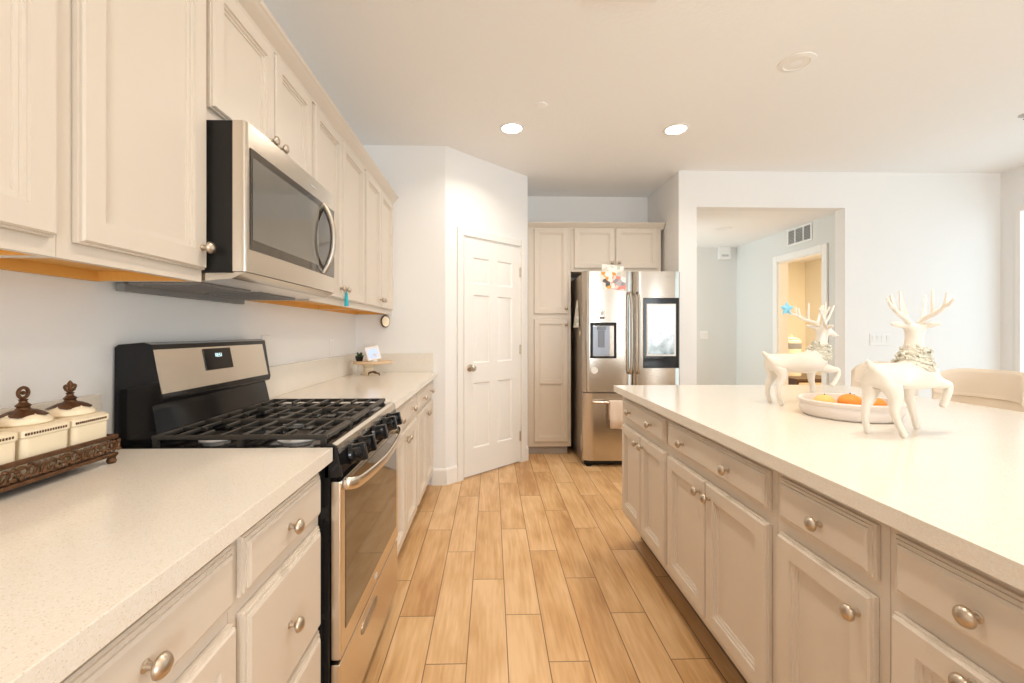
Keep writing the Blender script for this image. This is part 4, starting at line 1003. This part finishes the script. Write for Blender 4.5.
# ------------------------------------------------------------------ bar stools along the far long side
def stool(label, cx, cy):
    t = thing('bar_stool', label, 'stool', (cx, cy, 0), 0, 'cream bar stools behind the island')
    obj('seat', MB().lathe([(0, 0), (0.21, 0), (0.235, 0.012), (0.24, 0.05), (0.225, 0.075), (0.15, 0.085), (0, 0.087)], Matrix.Translation((0, 0, 0.58)), 36), 'leather', t)
    bk = MB(); loops = []
    n = 26; A0 = R(64)
    for k in range(n + 1):
        a = -A0 + 2 * A0 * k / n
        e = 1 - abs(2 * k / n - 1) ** 6
        top = 1.035 - 0.05 * (1 - e) * 1.4
        ri, ro = 0.225, 0.262
        prof = [(ri, 0.655), (ri + 0.004, 0.88), (ri - 0.006, 0.885), (ri - 0.006, 0.90), (ri - 0.002, 0.905), (ri - 0.002, top - 0.02), (ri + 0.010, top), (ro - 0.008, top), (ro, top - 0.02), (ro, 0.62), (ro - 0.012, 0.61), (ri, 0.62)]
        th = 1.0 if 0 < k < n else 0.6
        mid_ = (ri + ro) / 2
        loops.append([((mid_ + (r - mid_) * th) * math.cos(a), (mid_ + (r - mid_) * th) * math.sin(a) * 1.0, z) for r, z in prof])
    bk.loft(loops)
    obj('backrest', bk, 'leather', t, sharp=60)
    for q in range(4):
        a = PI / 4 + q * PI / 2
        obj('leg', MB().tube([(0.15 * math.cos(a), 0.15 * math.sin(a), 0.579), (0.21 * math.cos(a), 0.21 * math.sin(a), 0.001)], [0.018, 0.013], 10), 'darkwood', t)
    fr_ = MB().tube([(0.195 * math.cos(a), 0.195 * math.sin(a), 0.18) for a in [PI / 4 + q * PI / 2 for q in range(5)]], 0.008, 8)
    obj('foot_rail', fr_, 'darkwood', t)
    return t
stool('cream upholstered bar stool with a curved back at the island corner behind the near deer', 2.43, 2.775)
stool('cream upholstered bar stool with a curved back nearer the right photo edge', 2.43, 2.215)

# ------------------------------------------------------------------ ceiling fittings
def can(x, y, label, lit=True):
    t = thing('recessed_light', label, 'light', (x, y, CZ), 0, 'recessed ceiling lights')
    obj('trim_ring', MB().lathe([(0.072, -0.0005), (0.095, -0.0005), (0.094, -0.004), (0.076, -0.008), (0.072, -0.004)], Matrix(), 36), 'white', t)
    obj('lens', MB().lathe([(0, -0.0006), (0.0715, -0.0006), (0.0715, -0.004), (0, -0.0055)], Matrix(), 32), 'bulb', t, label='glowing warm lens')
    l = bpy.data.lights.new('can_light', 'AREA'); l.shape = 'DISK'; l.size = 0.14; l.energy = CAN_POWER; l.color = CAN_COLOR; l.spread = R(142)
    o = bpy.data.objects.new('can_light', l); COL.objects.link(o); o.parent = t; o.location = (0, 0, -0.012)
can(0.15, 3.19, 'lit recessed ceiling light in front of the pantry door')
can(1.367, 3.18, 'lit recessed ceiling light in front of the refrigerator')
can(0.15, 1.25, 'lit recessed ceiling light over the aisle beside the range')
can(1.367, 1.25, 'lit recessed ceiling light over the near half of the island')
can(0.15, -0.7, 'lit recessed ceiling light behind the viewer over the aisle')
can(1.367, -0.7, 'lit recessed ceiling light behind the viewer past the island')
t = thing('ceiling_speaker', 'unlit round white fitting in the ceiling above the island', 'ceiling fitting', (1.70, 2.375, CZ))
obj('ring', MB().lathe([(0.062, -0.0005), (0.092, -0.0005), (0.090, -0.005), (0.066, -0.010), (0.062, -0.006)], Matrix(), 36), 'white', t)
obj('centre', MB().lathe([(0, -0.0006), (0.0615, -0.0006), (0.058, -0.005), (0, -0.007)], Matrix(), 32), 'ceil', t)
t = thing('smoke_detector', 'small flat round cover on the ceiling above the aisle', 'detector', (0.327, 2.863, CZ))
obj('cover', MB().lathe([(0, -0.0005), (0.042, -0.0005), (0.042, -0.006), (0.036, -0.009), (0, -0.009)], Matrix(), 32), 'ceil', t)
t = thing('sprinkler_head', 'small sprinkler head in the ceiling near the right photo edge', 'sprinkler', (3.70, 2.91, CZ))
obj('escutcheon', MB().lathe([(0, -0.0005), (0.04, -0.0005), (0.036, -0.008), (0, -0.010)], Matrix(), 24), 'lgrey', t)
obj('deflector', MB().lathe([(0, -0.010), (0.008, -0.010), (0.008, -0.026), (0.018, -0.028), (0.018, -0.030), (0, -0.031)], Matrix(), 16), 'grey', t)
def grille(name, label, cat, loc, rz, w_, h_, n, wallm=False, dark='grey'):
    t = thing(name, label, cat, loc, rz)
    # local: lies in XZ plane facing -Y
    f = MB()
    b_ = 0.022
    f.box(-w_ / 2, w_ / 2, -0.010, -0.0005, -h_ / 2, -h_ / 2 + b_, 0.002).box(-w_ / 2, w_ / 2, -0.010, -0.0005, h_ / 2 - b_, h_ / 2, 0.002)
    f.box(-w_ / 2, -w_ / 2 + b_, -0.010, -0.0005, -h_ / 2 + b_, h_ / 2 - b_, 0.002).box(w_ / 2 - b_, w_ / 2, -0.010, -0.0005, -h_ / 2 + b_, h_ / 2 - b_, 0.002)
    for k in range(1, 3): f.box(-w_ / 2 + w_ * k / 3 - 0.008, -w_ / 2 + w_ * k / 3 + 0.008, -0.0095, -0.0005, -h_ / 2 + b_, h_ / 2 - b_)
    obj('frame', f, 'white', t)
    s_ = MB()
    for k in range(n):
        z = -h_ / 2 + b_ + (h_ - 2 * b_) * (k + 0.5) / n
        s_.prism([(-0.007, z - 0.004), (-0.002, z + 0.002), (-0.001, z + 0.002), (-0.006, z - 0.004)], -w_ / 2 + b_, w_ / 2 - b_, 'x')
        # prism on axis x takes (y, z)
    obj('louvre', s_, 'lgrey', t)
    obj('backing', MB().box(-w_ / 2 + .01, w_ / 2 - .01, -0.0009, -0.0004, -h_ / 2 + .01, h_ / 2 - .01), dark, t)
    return t
grille('wall_vent', 'white three-bay air vent high on the hallway wall above the doorway', 'vent', (HX, 4.87, 2.345), -PI / 2, 0.40, 0.20, 9)
cvt = grille('ceiling_vent', 'white rectangular air vent in the ceiling at the top photo edge', 'vent', (0.575, 1.85, CZ), 0, 0.34, 0.20, 8, dark='lgrey')
cvt.rotation_euler = (R(90), 0, 0)

# ------------------------------------------------------------------ wall plates
def plate_thing(name, label, cat, loc, rz, gangs, rocker=True, group=None):
    t = thing(name, label, cat, loc, rz, group)
    W = 0.07 + 0.046 * (gangs - 1)
    obj('cover_plate', MB().box(-W / 2, W / 2, -0.006, -0.0005, -0.0575, 0.0575, 0.002), 'white', t)
    for k in range(gangs):
        x = (k - (gangs - 1) / 2) * 0.046
        if rocker: obj('rocker', MB().prism([(-0.0062, -0.033), (-0.011, 0.033), (-0.0062, 0.0335)], x - 0.0165, x + 0.0165, 'x'), 'white', t)
        else:
            for dz in (-0.02, 0.02): obj('socket', MB().lathe([(0, 0.0062), (0.016, 0.0062), (0.016, 0.0075), (0, 0.008)], Matrix.Translation((x, 0, dz)) @ Matrix.Rotation(R(90), 4, 'X'), 20), 'white', t)
    return t
plate_thing('outlet', 'white wall outlet on the left wall just beyond the range', 'outlet', (XW, 2.115, 1.163), PI / 2, 1, False, 'outlets on the left wall')
plate_thing('outlet', 'white wall outlet on the left wall below the tasselled cabinet', 'outlet', (XW, 2.975, 1.135), PI / 2, 1, False, 'outlets on the left wall')
plate_thing('light_switch', 'white four-gang light switch on the far wall beside the deer antlers', 'switch', (3.665, 4.0, 1.165), 0, 4)
plate_thing('light_switch', 'white light switch on the back wall of the hallway', 'switch', (3.05, HY, 1.19), 0, 2)
t = thing('door_chime', 'white box mounted high on the back wall of the hallway', 'box', (3.33, HY, 2.36))
obj('housing', MB().box(-0.085, 0.085, -0.05, -0.0005, -0.09, 0.09, 0.008, 2), 'white', t)
obj('grille', MB().box(-0.05, 0.05, -0.052, -0.0503, -0.05, -0.02, 0.001), 'lgrey', t)
t = thing('hall_light', 'round flush light in the hallway ceiling', 'light', (2.72, 5.02, HZ))
obj('ring', MB().lathe([(0.07, -0.0005), (0.095, -0.0005), (0.092, -0.006), (0.07, -0.008)], Matrix(), 32), 'white', t)
obj('lens', MB().lathe([(0, -0.0006), (0.0695, -0.0006), (0.0695, -0.004), (0, -0.006)], Matrix(), 32), 'white', t)

# ------------------------------------------------------------------ utility room seen through the hall doorway
t = thing('dresser', 'dark wooden dresser in the warm lit room past the hallway', 'dresser', (4.35, 6.3, 0))
dsx0, dsx1, dsy0, dsy1 = 4.12, 4.75, 5.75, 6.65
obj('carcass', MB().box(dsx0, dsx1, dsy0, dsy1, 0.06, 0.57, 0.004), 'darkwood', t, world=True)
obj('top', MB().box(dsx0 - 0.02, dsx1 + 0.02, dsy0 - 0.02, dsy1 + 0.02, 0.5705, 0.605, 0.006), 'darkwood', t, world=True)
for z0_, z1_ in ((0.09, 0.31), (0.33, 0.55)):
    dz_ = obj('drawer', MB().box(dsx0 + 0.02, dsx1 - 0.02, dsy0 - 0.018, dsy0 - 0.0005, z0_, z1_, 0.004), 'lightwood', t, world=True)
    obj('knob', MB().lathe([(0, 0), (0.008, 0), (0.006, 0.01), (0.014, 0.02), (0, 0.026)], axis_m(((dsx0 + dsx1) / 2, dsy0 - 0.018, (z0_ + z1_) / 2), (0, -1, 0)), 14), 'nickel', dz_, world=True)
for x in (dsx0 + 0.04, dsx1 - 0.04):
    for y in (dsy0 + 0.04, dsy1 - 0.04): obj('leg', MB().box(x - 0.025, x + 0.025, y - 0.025, y + 0.025, 0.0, 0.0598), 'darkwood', t, world=True)
t = thing('storage_jar', 'tall cream jar with a grey band on the dresser past the hallway', 'jar', (4.32, 6.1, 0.606))
JM = Matrix.Translation((4.30, 6.12, 0.606))
obj('vessel', MB().lathe([(0, 0), (0.115, 0), (0.122, 0.01), (0.122, 0.50), (0.11, 0.515), (0, 0.517)], JM, 36), 'ceramic', t, world=True)
obj('band', MB().lathe([(0.1225, 0.39), (0.124, 0.39), (0.124, 0.47), (0.1225, 0.47)], JM, 36), 'grey', t, world=True)
obj('lid', MB().lathe([(0, 0.518), (0.10, 0.518), (0.105, 0.53), (0.06, 0.55), (0.018, 0.555), (0.022, 0.585), (0, 0.59)], JM, 36), 'ceramic', t, world=True)
l = bpy.data.lights.new('utility_light', 'AREA'); l.shape = 'DISK'; l.size = 0.3; l.energy = 40; l.color = (1.0, 0.86, 0.66)
o = bpy.data.objects.new('utility_light', l); COL.objects.link(o); o.location = (4.5, 5.3, HZ - 0.03)
t = thing('ceiling_lamp', 'flush ceiling lamp of the warm room past the hallway', 'light', (4.5, 5.3, HZ))
obj('shade', MB().lathe([(0, -0.0005), (0.16, -0.0005), (0.16, -0.015), (0.12, -0.022), (0, -0.025)], Matrix(), 32), 'white', t)
